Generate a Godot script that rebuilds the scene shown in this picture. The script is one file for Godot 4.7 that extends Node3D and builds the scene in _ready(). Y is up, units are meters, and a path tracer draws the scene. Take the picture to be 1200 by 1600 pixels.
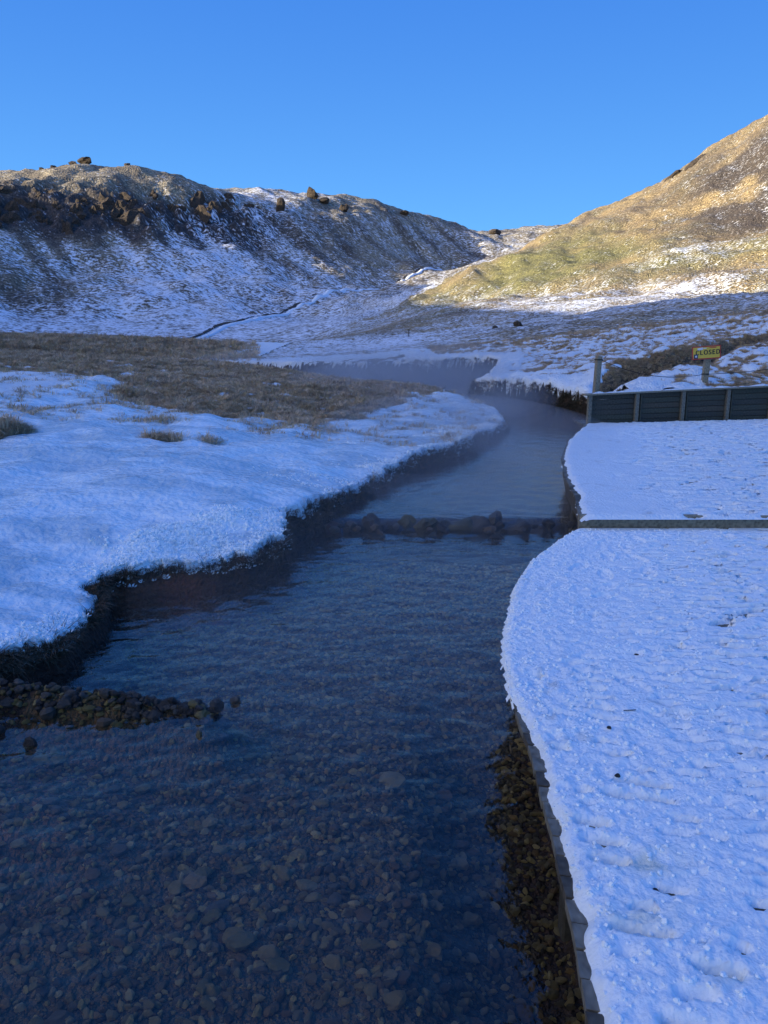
extends Node3D
# A warm mountain stream between snowy banks, with a snow covered boardwalk, low timber wall and hills.

const CAM_H := 2.05
const SUN_UP := 12.0      # degrees above the horizon
const SUN_AHEAD := -20.0   # degrees ahead of straight left (below zero: behind)

var M := {}
var names := {}
var rng := RandomNumberGenerator.new()

# ------------------------------------------------------------------ small helpers
func numbered(called: String) -> String:
	var n: int = names.get(called, 0)
	names[called] = n + 1
	return called if n == 0 else "%s_%03d" % [called, n]

func tag(o: Node, label := "", category := "", group := "", kind := ""):
	if label: o.set_meta("label", label)
	if category: o.set_meta("category", category)
	if group: o.set_meta("group", group)
	if kind: o.set_meta("kind", kind)
	return o

func put(called: String, mesh: Mesh, mat: Material, at := Vector3.ZERO, parent: Node = null) -> MeshInstance3D:
	var o := MeshInstance3D.new()
	o.mesh = mesh
	o.material_override = mat
	o.position = at
	if parent == null:
		o.name = numbered(called)
		add_child(o, true)
	else:
		o.name = called
		parent.add_child(o, true)
	return o

func base(called: String, at: Vector3, turn := 0.0) -> Node3D:
	var o := Node3D.new()
	o.name = numbered(called)
	add_child(o, true)
	o.position = at
	o.rotation.y = turn
	return o

func noise(seed_: int, freq: float, octaves := 3, kind := FastNoiseLite.TYPE_SIMPLEX_SMOOTH) -> FastNoiseLite:
	var n := FastNoiseLite.new()
	n.seed = seed_
	n.noise_type = kind
	n.frequency = freq
	n.fractal_type = FastNoiseLite.FRACTAL_FBM if octaves > 1 else FastNoiseLite.FRACTAL_NONE
	n.fractal_octaves = octaves
	return n

func lin(r: float, g: float, b: float) -> Color:   # a linear base colour as the sRGB colour that materials take
	return Color(r, g, b).linear_to_srgb()

func sstep(a: float, b: float, x: float) -> float:
	var t := clampf((x - a) / (b - a), 0.0, 1.0)
	return t * t * (3.0 - 2.0 * t)

func noise_tex(seed_: int, freq: float, size := 512, octaves := 4, kind := FastNoiseLite.TYPE_SIMPLEX_SMOOTH) -> Texture2D:
	var n := noise(seed_, freq, octaves, kind)
	return ImageTexture.create_from_image(n.get_seamless_image(size, size))

func ramp_tex(seed_: int, freq: float, colors: Array, size := 512, octaves := 4) -> Texture2D:
	var im := noise(seed_, freq, octaves).get_seamless_image(size, size)
	im.convert(Image.FORMAT_L8)
	var g := Gradient.new()
	g.offsets = PackedFloat32Array(range(colors.size()).map(func(i): return float(i) / (colors.size() - 1)))
	g.colors = PackedColorArray(colors)
	var src := im.get_data()
	var lut := PackedByteArray()
	for i in 256:
		var c := g.sample(i / 255.0)
		lut.append_array([int(c.r * 255), int(c.g * 255), int(c.b * 255)])
	var dst := PackedByteArray()
	dst.resize(src.size() * 3)
	for i in src.size():
		var k := src[i] * 3
		dst[i * 3] = lut[k]
		dst[i * 3 + 1] = lut[k + 1]
		dst[i * 3 + 2] = lut[k + 2]
	return ImageTexture.create_from_image(Image.create_from_data(size, size, false, Image.FORMAT_RGB8, dst))

func mat(called: String, color: Color, rough := 0.9) -> StandardMaterial3D:
	var m := StandardMaterial3D.new()
	m.resource_name = called
	m.albedo_color = color
	m.roughness = rough
	M[called] = m
	return m

func tri(m: StandardMaterial3D, scale: float, world := true) -> StandardMaterial3D:
	m.uv1_triplanar = true
	m.uv1_world_triplanar = world
	m.uv1_scale = Vector3.ONE * scale
	return m

func bump(m: StandardMaterial3D, t: Texture2D, cm: float) -> StandardMaterial3D:
	m.heightmap_enabled = true
	m.heightmap_texture = t
	m.heightmap_scale = cm
	return m

# ------------------------------------------------------------------ terrain
# Surveyed points of the valley: x, height, z in metres.
const SURVEY := [
	[-29.2, 2.15, -60], [-21.9, 2.0, -60], [-14.6, 1.67, -60], [-8.5, 1.31, -58], [-8.4, 1.1, -17], [-5.9, 0.97, -18], [-3.05, 0.82, -18.5],
	[-5.4, 0.79, -13], [-2.4, 0.72, -24], [-7.4, 1.09, -30], [-13, 1.29, -32], [-13.7, 0.9, -105], [-25.6, 1.4, -105], [-45.5, 1.8, -112], [-56, 2.05, -115],
	[-53.3, 5.2, -132], [-62, 11.7, -155], [-70.6, 20, -178], [-73.5, 24.3, -186], [-78.2, 34.4, -200], [-84.4, 50.2, -232], [-104.7, 46.3, -225],
	[-91.4, 34.8, -195], [-85.2, 24.2, -180], [-72, 11.4, -150], [-32.7, 5.2, -135], [-39.6, 12.4, -165], [-46.4, 21.7, -195], [-50.7, 31.8, -215],
	[-56.9, 42.8, -228], [-62.4, 48.4, -240], [-50.7, 45.4, -250], [-12.1, 5.6, -150], [-15.2, 13.9, -190], [-17.9, 24.7, -225], [-20, 37.3, -255],
	[-24, 49.4, -280], [-34.8, 45.6, -262], [0, 15.8, -220], [0, 27.2, -250], [0, 40.7, -280], [0, 50.6, -300], [21.5, 23, -270], [22.6, 30.7, -285],
	[30.2, 46.2, -320], [47, 35, -330], [52.5, 49, -370], [85, 59.8, -450], [127, 61, -460], [-9.1, 2.5, -112], [-3.8, 4.6, -118], [2, 7.15, -125],
	[9.9, 11.5, -138], [16.5, 14, -148], [24.6, 17.6, -155], [35.7, 23, -162], [45.6, 28, -162], [54.7, 33, -160], [62.5, 37, -156], [68.9, 40.1, -150],
	[74.3, 43.5, -140], [36.5, 7.1, -76], [23.1, 5.4, -72], [17.6, 4.6, -78], [9.9, 3.0, -70], [4.7, 2.3, -64], [0, 1.57, -60], [52.9, 17.5, -112],
	[35.5, 13.3, -112], [26.8, 10.8, -112], [18.3, 8.7, -114], [7.9, 5.5, -98], [7.4, 1.33, -15], [9.8, 1.57, -20], [15.6, 2.3, -32], [25, 4.1, -52],
	[5.1, 1.31, -15.5], [7.5, 1.59, -23], [12.3, 2.35, -38], [18, 3.7, -56], [4.1, 0.85, -25], [5.4, 1.26, -33], [8.1, 2.05, -50], [3.7, 1.35, -38],
	[1.8, 1.45, -45], [0.5, 1.2, -40], [6.0, 1.45, -36],
	# banks of the stream
	[-2.5, 0.22, -4.4], [-2.4, 0.25, -5.8], [-1.2, 0.25, -6.6], [-1.2, 0.36, -7.2], [-0.9, 0.36, -8.9], [0.0, 0.34, -11.2], [0.9, 0.32, -13.4],
	[2.0, 0.30, -16.6], [0.5, 0.5, -18], [-0.4, 0.5, -17.4], [-1.5, 0.45, -9.0], [-2.5, 0.6, -10.7], [-4.4, 0.72, -9.7], [-3.4, 0.33, -5.5], [-6, 0.6, -6], [-4.5, 0.3, -1],
	[3.1, 0.85, -24], [5.0, 0.95, -19.5], [4.6, 0.95, -15.8], [-4, 0.8, -36], [-12, 1.0, -52], [3.2, 0.3, -9], [3.2, 0.3, -2], [7, 0.6, -8], [10, 1.2, -10],
	# beyond the frame
	[100, 50, -120], [90, 30, -80], [70, 20, -50], [50, 14, -20], [45, 12, 10], [120, 56, -200], [60, 34, -240], [-30, 2, -20], [-30, 2, 10], [-60, 3, -60],
	[-115, 30, -160], [-140, 40, -220], [-90, 52, -300], [0, 54, -380], [-180, 50, -320], [20, 1, 20], [0, 0.6, 25], [-130, 46, -420], [160, 66, -380], [110, 58, -300]]

var rbf_w := PackedFloat64Array()
const RBF_C := 3.0

func rbf_solve() -> void:
	var n := SURVEY.size()
	var w := n + 2
	var a: Array[PackedFloat64Array] = []
	for i in n + 1:
		var row := PackedFloat64Array()
		row.resize(w)
		if i < n:
			for j in n:
				var dx: float = SURVEY[i][0] - SURVEY[j][0]
				var dz: float = SURVEY[i][2] - SURVEY[j][2]
				row[j] = sqrt(dx * dx + dz * dz + RBF_C * RBF_C)
			row[n] = 1.0
			row[n + 1] = SURVEY[i][1]
		else:
			for j in n: row[j] = 1.0
		a.append(row)
	for c in n + 1:
		var p := c
		for r in range(c + 1, n + 1):
			if absf(a[r][c]) > absf(a[p][c]): p = r
		var t := a[c]; a[c] = a[p]; a[p] = t
		var pc := a[c]
		for r in range(c + 1, n + 1):
			var row := a[r]
			var f := row[c] / pc[c]
			if f != 0.0:
				for k in range(c, w): row[k] -= f * pc[k]
				a[r] = row
	rbf_w.resize(n + 1)
	for c in range(n, -1, -1):
		var s := a[c][n + 1]
		for k in range(c + 1, n + 1): s -= a[c][k] * rbf_w[k]
		rbf_w[c] = s / a[c][c]

var sx := PackedFloat64Array()
var sz := PackedFloat64Array()

func rbf_at(x: float, z: float) -> float:
	var n := sx.size()
	var s := rbf_w[n]
	for i in n:
		var dx := x - sx[i]
		var dz := z - sz[i]
		s += rbf_w[i] * sqrt(dx * dx + dz * dz + 9.0)
	return s

# two sampled sheets of the surveyed surface: fine near, coarse far
const NX0 := -48.0
const NZ0 := -96.0
const NW := 97
const NH := 107
const FX0 := -260.0
const FZ0 := -500.0
const FS := 5.0
const FW := 97
const FH := 109
var near_grid := PackedFloat32Array()
var far_grid := PackedFloat32Array()

func cat(a: float, b: float, c: float, d: float, t: float) -> float:
	return b + 0.5 * t * (c - a + t * (2.0 * a - 5.0 * b + 4.0 * c - d + t * (3.0 * (b - c) + d - a)))

func plain_h(x: float, z: float) -> float:
	var fx := x - NX0
	var fz := z - NZ0
	if fx > 0.0 and fz > 0.0 and fx < NW - 1.001 and fz < NH - 1.001:
		var i := int(fx)
		var j := int(fz)
		fx -= i
		fz -= j
		var k := j * NW + i
		return lerpf(lerpf(near_grid[k], near_grid[k + 1], fx), lerpf(near_grid[k + NW], near_grid[k + NW + 1], fx), fz)
	fx = clampf((x - FX0) / FS, 1.0, FW - 2.01)
	fz = clampf((z - FZ0) / FS, 1.0, FH - 2.01)
	var i := int(fx)
	var j := int(fz)
	fx -= i
	fz -= j
	var r := [0.0, 0.0, 0.0, 0.0]
	for q in 4:
		var k := (j - 1 + q) * FW + i - 1
		r[q] = cat(far_grid[k], far_grid[k + 1], far_grid[k + 2], far_grid[k + 3], fx)
	return cat(r[0], r[1], r[2], r[3], fz)

# the stream as an outline: left bank upstream, far bank back, right bank downstream
const STREAM := [
	[-3.4, 6.0], [-3.0, 0.0], [-2.7, -2.4], [-2.42, -3.6], [-2.27, -4.2], [-2.02, -4.61], [-1.94, -5.2], [-2.12, -5.55], [-2.08, -5.85], [-1.6, -6.09], [-1.12, -6.42], [-0.85, -6.9],
	[-0.9, -7.6], [-0.6, -8.3], [-0.31, -9.22], [0.38, -11.29], [1.0, -12.4], [1.6, -13.63], [1.85, -14.5], [2.32, -15.45], [2.75, -17.0], [2.85, -18.0], [2.6, -18.9], [1.6, -21.0], [0.4, -24], [-2.0, -28],
	[-6, -33], [-14, -38], [-30, -42], [-30, -49], [-14, -45], [-6, -41], [-1, -38], [1.2, -37.0], [2.2, -36.2], [3.2, -36.0], [4.4, -35.2], [4.7, -33.5], [4.3, -31], [3.4, -27.5], [2.7, -24.4],
	[2.6, -23.4], [3.1, -22.0], [4.0, -20.6], [4.6, -18.6], [4.7, -17.0], [4.6, -15.2], [3.9, -13.5], [3.0, -11], [2.5, -8.5], [1.9, -6.4], [1.25, -5.0], [0.98, -3.6], [0.9, -2], [0.85, 0.0], [0.85, 6.0]]
const RX0 := -32.0
const RZ0 := -51.0
const RS := 0.125
const RW := 313
const RH := 457
var river := PackedFloat32Array()

func river_build() -> void:
	# distance to the outline, positive on land, on a grid; far cells skip the work
	var n := STREAM.size()
	var px := PackedFloat32Array()
	var pz := PackedFloat32Array()
	for p in STREAM:
		px.append(p[0]); pz.append(p[1])
	river.resize(RW * RH)
	river.fill(3.0)
	# outline cells: only the ones within 1.6 m of a segment
	for i in n:
		var k := (i + 1) % n
		var ax := px[i]; var az := pz[i]
		var dx := px[k] - ax; var dz := pz[k] - az
		var ll := dx * dx + dz * dz
		var i0 := clampi(int((minf(ax, px[k]) - 1.6 - RX0) / RS), 0, RW - 1)
		var i1 := clampi(int((maxf(ax, px[k]) + 1.6 - RX0) / RS), 0, RW - 1)
		var j0 := clampi(int((minf(az, pz[k]) - 1.6 - RZ0) / RS), 0, RH - 1)
		var j1 := clampi(int((maxf(az, pz[k]) + 1.6 - RZ0) / RS), 0, RH - 1)
		for j in range(j0, j1 + 1):
			var z := RZ0 + j * RS
			for q in range(i0, i1 + 1):
				var x := RX0 + q * RS
				var t := clampf(((x - ax) * dx + (z - az) * dz) / ll, 0.0, 1.0)
				var ex := x - ax - dx * t
				var ez := z - az - dz * t
				var e := sqrt(ex * ex + ez * ez)
				if e < river[j * RW + q]: river[j * RW + q] = e
	for j in RH:   # inside, row by row
		var z := RZ0 + j * RS
		var cuts := []
		for i in n:
			var k := (i + 1) % n
			if (pz[i] > z) != (pz[k] > z):
				cuts.append(px[i] + (z - pz[i]) / (pz[k] - pz[i]) * (px[k] - px[i]))
		cuts.sort()
		for c in range(0, cuts.size() - 1, 2):
			for q in range(maxi(0, ceili((cuts[c] - RX0) / RS)), mini(RW - 1, floori((cuts[c + 1] - RX0) / RS)) + 1):
				river[j * RW + q] = -river[j * RW + q]

func shore(x: float, z: float) -> float:   # metres from the water's edge, positive on land
	var fx := (x - RX0) / RS
	var fz := (z - RZ0) / RS
	if fx < 0.0 or fz < 0.0 or fx > RW - 1.01 or fz > RH - 1.01: return 3.0
	var i := int(fx)
	var j := int(fz)
	fx -= i
	fz -= j
	var k := j * RW + i
	return lerpf(lerpf(river[k], river[k + 1], fx), lerpf(river[k + RW], river[k + RW + 1], fx), fz)

var n_rough := noise(11, 0.9, 3)
var n_fine := noise(12, 5.0, 3)
var n_hill := noise(13, 0.03, 4)
var n_rib := noise(14, 0.11, 3)
var n_patch := noise(15, 0.25, 3)
var n_edge := noise(16, 3.0, 3)
var n_crag := noise(18, 0.14, 3)
var n_hum := noise(17, 0.55, 2)

func wall_z(x: float) -> float:   # the line of the timber wall
	return -13.92 - (x - 3.66) * 0.2146

func bank_edge(x: float, z: float, s: float) -> float:   # the ragged edge of the turf, from the smooth shore line
	return s + 0.05 * n_edge.get_noise_2d(x, z) + 0.07 * n_rough.get_noise_2d(x * 2.0, z * 2.0)

func gully(x: float, z: float) -> float:   # metres across the brook that cuts the right slope
	return (z + 17.6 + (x - 4.6) * 0.95 + 0.4 * sin(x * 1.3)) * 0.72

func bed_h(x: float, z: float) -> float:
	var b := -0.30 if z > -8.3 else -0.12
	# gravel bar that runs out from the left bank
	if z > -6.0 and x < 0.0:
		var t := clampf((x + 2.4) / 1.5, 0.0, 1.0)
		var off := z - lerpf(-4.12, -3.98, t)
		b += (0.34 - 0.04 * t) * exp(-off * off / 0.03) * (1.0 - sstep(-1.05, -0.72, x))
		b += 0.17 * exp(-pow((x + 2.1) / 0.7, 2.0) - pow((z + 3.55) / 0.55, 2.0))
		b += 0.12 * exp(-pow((x + 1.75) / 0.5, 2.0) - pow((z + 3.2) / 0.25, 2.0))
	b -= 0.30 * sstep(0.0, 0.6, x) * sstep(-5.5, -4.0, z)   # deeper channel added along the boardwalk so the strip there goes darker
	return b + 0.03 * n_rough.get_noise_2d(x * 3.0, z * 3.0)

func ground_h(x: float, z: float) -> float:
	var h := plain_h(x, z)
	var far := sstep(60.0, 140.0, -z)
	var hill := sstep(2.5, 9.0, h)
	if hill > 0.0:
		h += hill * (2.2 * n_hill.get_noise_2d(x, z) + 0.7 * n_rib.get_noise_2d(x, z * 0.5) * far + 0.22 * n_rough.get_noise_2d(x * 0.45, z * 0.45) + 0.5 * n_rib.get_noise_2d(x * 1.4 + 50.0, z * 0.9))
		if x < -26.0 and z < -150.0:
			var k := sstep(24.0, 30.0, h) * (1.0 - sstep(38.0, 46.0, h)) * (1.0 - sstep(-40.0, -26.0, x))
			if k > 0.0: h += k * (3.0 * absf(n_crag.get_noise_2d(x, z * 0.6)) - 0.8 + 1.2 * n_crag.get_noise_2d(x * 2.3, z * 2.3))
	if far < 1.0:
		h += (1.0 - far) * (0.05 * n_rough.get_noise_2d(x, z) + 0.10 * n_hum.get_noise_2d(x, z) * sstep(0.5, 3.0, shore(x, z)))
	# the brook that cuts down the right hillside behind the low wall
	if x > 3.5 and x < 22.0 and z < -15.0 and z > -40.0:
		var d := gully(x, z)
		var k := sstep(4.2, 6.0, x) * (1.0 - sstep(15.0, 21.0, x))
		h -= 0.55 * exp(-d * d / 0.10) * k
		h += 0.22 * exp(-pow(d + 0.7, 2.0) / 0.22) * k
	if x > 0.8 and z > -16.0 and x > along(EDGE, z) + 0.3 and (z > -6.5 or x > along(EDGE_UP, z) + 0.3):
		var b := wall_z(x) - z
		if b < 0.12: h = minf(h, 0.22)
		elif b < 2.2: h = lerpf(0.52 + 0.50 + 0.028 * (x - 3.66), h, sstep(0.12, 2.2, b))
	var s := shore(x, z)
	if s < 1.2:
		var steep := 0.10 if z > -16.0 else 0.2
		var e := bank_edge(x, z, s)
		h = lerpf(bed_h(x, z), h, sstep(-steep, steep, e)) - 0.05 * (1.0 - sstep(0.1, 0.9, e)) * sstep(0.0, 0.1, e)
	return h

# height of the snow above the ground; below zero the ground shows
func snow_t(x: float, z: float) -> float:
	var s := shore(x, z)
	if s < -0.05: return -0.2
	var t := 0.05
	if x < 3.2 and z > -66.0 and not (x > 2.0 and z > -14.0) and not (z < -22.0 and x > 1.0):
		# left bank: a glaze of ice along the stream, dead grass on the meadow behind
		var front := lerpf(20.0, 14.0, sstep(-7.2, -4.6, x))
		front = lerpf(front, 13.7, sstep(-4.6, -2.5, x))
		front = lerpf(front, 19.5, sstep(-1.6, 1.6, x)) + 1.6 * n_patch.get_noise_2d(x * 1.5, z * 1.5)
		var meadow := sstep(front - 0.8, front + 1.6, -z)
		if z < -40.0 and x > -16.0: meadow *= 1.0 - 0.7 * sstep(-16.0, -9.0, x)
		t = lerpf(0.07 + 0.03 * n_hum.get_noise_2d(x * 1.4, z * 1.4) + 0.016 * n_rough.get_noise_2d(x * 1.6 + 7.0, z * 2.6) + 0.005 * n_fine.get_noise_2d(x * 0.8, z * 1.6), -0.016 + 0.10 * n_patch.get_noise_2d(x * 2.6, z * 5.0) + 0.09 * n_fine.get_noise_2d(x * 0.35, z * 0.6), meadow)
		if x > 0.6 and z > -20.0: t = maxf(t, 0.03 + 0.1 * n_fine.get_noise_2d(x * 0.5, z * 0.5))
		# tussocks that stand out of the ice
		t -= 0.3 * exp(-pow((x + 5.85) / 0.7, 2.0) - pow((z + 10.6) / 0.7, 2.0))
		t -= 0.07 * exp(-pow((x + 3.15) / 0.3, 2.0) - pow((z + 10.7) / 0.14, 2.0))
		t -= 0.06 * exp(-pow((x + 2.45) / 0.22, 2.0) - pow((z + 10.85) / 0.12, 2.0))
		t -= 0.05 * exp(-pow((x + 2.0) / 0.35, 2.0) - pow((z + 6.9) / 0.12, 2.0))
	else:
		t = 0.015 + 0.10 * n_fine.get_noise_2d(x * 0.5, z * 0.8) + 0.06 * n_patch.get_noise_2d(x * 2.0, z * 4.0)
		t += 0.07 * (1.0 - sstep(0.2, 2.0, s))
		t += 0.012 * sstep(-24.0, -34.0, z)
	if x > 3.5 and x < 22.0 and z < -15.0 and z > -40.0:
		var g := gully(x, z) + 0.25 * n_rough.get_noise_2d(x * 2.0, z)
		t -= 0.4 * exp(-pow(g + 0.22, 2.0) / 0.05) * sstep(4.2, 6.0, x) * (1.0 - sstep(15.0, 21.0, x))
	var steep := 0.10 if z > -16.0 else 0.2
	t -= 0.2 * (1.0 - sstep(steep * (0.15 + 0.45 * sstep(-7.6, -6.6, z)), steep * (0.9 + 0.4 * sstep(-7.6, -6.6, z)), bank_edge(x, z, s) + 0.04 * n_fine.get_noise_2d(x * 1.6, z * 1.6)))
	return t

# a sheet of ground or snow over a rectangle; what() gives height, tint() the vertex colour, keep() drops cells
func sheet(x0: float, x1: float, z0: float, z1: float, cell: float, what: Callable, tint: Variant = null, keep: Variant = null, uv := Rect2()) -> ArrayMesh:
	var w := int(round((x1 - x0) / cell)) + 1
	var h := int(round((z1 - z0) / cell)) + 1
	var v := PackedVector3Array(); v.resize(w * h)
	var n := PackedVector3Array(); n.resize(w * h)
	var col := PackedColorArray()
	var tex := PackedVector2Array()
	if tint != null: col.resize(w * h)
	if uv.size.x != 0.0: tex.resize(w * h)
	for j in h:
		var z := z0 + j * cell
		for i in w:
			var x := x0 + i * cell
			var k := j * w + i
			v[k] = Vector3(x, what.call(x, z), z)
			if tint != null: col[k] = tint.call(x, z, v[k].y)
			if uv.size.x != 0.0: tex[k] = Vector2((x - uv.position.x) / uv.size.x, (z - uv.position.y) / uv.size.y)
	for j in h:
		for i in w:
			var l := v[j * w + maxi(i - 1, 0)]
			var r := v[j * w + mini(i + 1, w - 1)]
			var u := v[maxi(j - 1, 0) * w + i]
			var d := v[mini(j + 1, h - 1) * w + i]
			n[j * w + i] = (d - u).cross(r - l).normalized()
	var idx := PackedInt32Array()
	var use_keep := keep != null
	for j in h - 1:
		for i in w - 1:
			var a := j * w + i
			if use_keep and not keep.call(v[a], v[a + 1], v[a + w], v[a + w + 1]): continue
			idx.append_array([a, a + 1, a + w, a + 1, a + w + 1, a + w])
	var arr := []
	arr.resize(Mesh.ARRAY_MAX)
	arr[Mesh.ARRAY_VERTEX] = v
	arr[Mesh.ARRAY_NORMAL] = n
	if tint != null: arr[Mesh.ARRAY_COLOR] = col
	if uv.size.x != 0.0: arr[Mesh.ARRAY_TEX_UV] = tex
	arr[Mesh.ARRAY_INDEX] = idx
	var m := ArrayMesh.new()
	m.add_surface_from_arrays(Mesh.PRIMITIVE_TRIANGLES, arr)
	return m

# ------------------------------------------------------------------ what the hillsides are covered with
func bell(x: float, z: float, cx: float, cz: float, rx: float, rz: float) -> float:
	var a := (x - cx) / rx
	var b := (z - cz) / rz
	return exp(-a * a - b * b)

func is_right_hill(x: float, z: float) -> bool:
	if x < -9.0: return false
	var line := -116.0 - (x + 9.0) * 1.25 if x < 40.0 else -178.0
	return z > line and z < 20.0

# returns [ground colour, share of snow]
func cover(x: float, z: float, h: float) -> Array:
	var brown := Color(0.26, 0.20, 0.13)
	var straw := Color(0.50, 0.355, 0.16)
	var olive := Color(0.32, 0.29, 0.09)
	var scree := Color(0.125, 0.095, 0.068)
	var rock := Color(0.05, 0.043, 0.038)
	var v := n_hill.get_noise_2d(x * 2.0, z * 2.0)
	var c: Color
	var s: float
	if is_right_hill(x, z):
		var up := sstep(5.0, 11.0, h + 2.0 * v)
		c = straw.lerp(brown, clampf(0.25 + 0.9 * n_patch.get_noise_2d(x * 0.35, z * 0.35) + 0.6 * v, 0.0, 0.85))
		var g := bell(x, z, 17, -128, 13, 20) + 0.9 * bell(x, z, 30, -122, 10, 12) + 0.5 * bell(x, z, 40, -100, 12, 8) + 0.45 * bell(x, z, 50, -92, 10, 7)
		var w := n_rib.get_noise_2d(x * 1.5, z * 1.5) + 0.6 * n_patch.get_noise_2d(x * 1.2, z * 1.2)
		c = c.lerp(olive, clampf(g + 0.5 * v + 0.4 * w, 0.0, 0.95))
		c = c.lerp(scree, clampf(0.4 * w - 0.08, 0.0, 0.35))
		c = c.lerp(straw, clampf(bell(x, z, 13, -136, 4, 9) * 0.9, 0, 1))
		var sc := 1.3 * bell(x, z, 58, -122, 12, 20) * sstep(-0.25, 0.2, v + 0.15)
		c = c.lerp(scree, clampf(1.3 * sc, 0.0, 0.95))
		s = lerpf(0.52, 0.06, up)
		s += 0.25 * w
		s += 0.34 * bell(x, z, 38, -104, 8, 5) + 0.16 * bell(x, z, 48, -98, 14, 6) + 0.12 * bell(x, z, 33, -84, 18, 8) + 0.1 * sc
		s -= 0.14 * sstep(-30.0, -48.0, z) * sstep(-70.0, -58.0, z)
		s -= 0.3 * bell(x, z, 0, -92, 12, 12)
		s += 0.35 * bell(x, z, -2, -58, 8, 16)
	else:
		# left and middle hills: one dead grass all over, scree in streaks, a band of bare rock under the left hilltop
		var us := 0.8 * x - 0.6 * z
		var vs := 0.6 * x + 0.8 * z
		var str := n_hill.get_noise_2d(us * 4.0, vs * 0.5) + 0.4 * n_rib.get_noise_2d(us * 2.0, vs * 0.25)
		var mid := sstep(-40.0, -12.0, x)
		var left := 1.0 - sstep(-66.0, -44.0, x)
		c = Color(0.44, 0.355, 0.21).lerp(scree, clampf(0.38 + 0.9 * str + 0.4 * v, 0.0, 0.9))
		s = 0.66 - 0.24 * left * sstep(4.0, 12.0, h) - 0.30 * mid * sstep(14.0, 28.0, h)
		s -= 0.5 * clampf(str + 0.05, 0.0, 0.6) * sstep(4.0, 12.0, h) * (1.0 - 0.55 * mid)
		s += 0.25 * clampf(-str - 0.1, 0.0, 0.5)
		var crag := sstep(20.0, 30.0, h + 4.0 * v + 6.0 * str) * (1.0 - mid)
		s -= 0.36 * crag * (1.0 - 0.5 * sstep(-60.0, -38.0, x)) + 0.16 * mid * sstep(41.0, 47.0, h + 2.0 * v) * (1.0 - sstep(-330.0, -380.0, z) * 0.8)
		crag *= 1.0 - sstep(37.0, 42.0, h + 2.0 * v)
		c = c.lerp(scree.lerp(rock, 0.55), crag)
		s -= 0.32 * bell(x, z, 8, -205, 24, 60)  # snow thinned to darken this slope, standing in for shade
		if h < 3.0: s = lerpf(0.5, s, sstep(1.5, 3.0, h))
	return [c, clampf(s, 0.02, 0.95)]

# colour and relief pictures of a hillside, seen from above: grass and scree with snow lying between
func cover_textures(x0: float, z0: float, w: int, h: int, px: float, sd: int, fine_m: float, stretch: int) -> Array:
	var q := 8
	var cw := w / q
	var ch := h / q
	var gb := PackedByteArray(); gb.resize(cw * ch * 3)
	var sb := PackedByteArray(); sb.resize(cw * ch)
	for j in ch:
		for i in cw:
			var x := x0 + (i + 0.5) * q * px
			var z := z0 + (j + 0.5) * q * px
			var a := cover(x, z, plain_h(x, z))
			var c: Color = a[0].linear_to_srgb()
			var k := j * cw + i
			gb[k * 3] = int(c.r * 255); gb[k * 3 + 1] = int(c.g * 255); gb[k * 3 + 2] = int(c.b * 255)
			sb[k] = int(clampf(128.0 + (0.5 - a[1]) * 110.0, 0, 255))
	var gi := Image.create_from_data(cw, ch, false, Image.FORMAT_RGB8, gb)
	var si := Image.create_from_data(cw, ch, false, Image.FORMAT_L8, sb)
	gi.resize(w, h, Image.INTERPOLATE_BILINEAR)
	si.resize(w, h, Image.INTERPOLATE_BILINEAR)
	var a1 := noise(sd, px / fine_m, 3).get_image(w / stretch, h, false, false, true)
	a1.resize(w, h, Image.INTERPOLATE_CUBIC)
	var a2 := noise(sd + 1, px / (fine_m * 7.0), 4).get_image(w, h, false, false, true)
	var a3 := noise(sd + 2, px / (fine_m * 0.6), 2).get_image(w, h, false, false, true)
	for im in [a1, a2, a3]: im.convert(Image.FORMAT_L8)
	var g := gi.get_data()
	var s := si.get_data()
	var n1: PackedByteArray = a1.get_data()
	var n2: PackedByteArray = a2.get_data()
	var n3: PackedByteArray = a3.get_data()
	var out := PackedByteArray(); out.resize(w * h * 3)
	var hi := PackedByteArray(); hi.resize(w * h)
	var k := 0
	for i in w * h:
		var f := n3[i]
		var d := (n1[i] * 5 + n2[i] * 2 + f * 3) / 10 - s[i]     # above zero: snow
		var t := clampi(128 + d * 8, 0, 256)
		var m := 10 + ((n1[i] * 3) >> 2) + f - (n2[i] >> 3)
		var o := 256 - t
		out[k] = mini(255, (((g[k] * m) >> 8) * o + 232 * t) >> 8)
		out[k + 1] = mini(255, (((g[k + 1] * m) >> 8) * o + 235 * t) >> 8)
		out[k + 2] = mini(255, (((g[k + 2] * m) >> 8) * o + 238 * t) >> 8)
		hi[i] = (f * o + 110 * t) >> 8
		k += 3
	return [ImageTexture.create_from_image(Image.create_from_data(w, h, false, Image.FORMAT_RGB8, out)), ImageTexture.create_from_image(Image.create_from_data(w, h, false, Image.FORMAT_L8, hi))]

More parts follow.
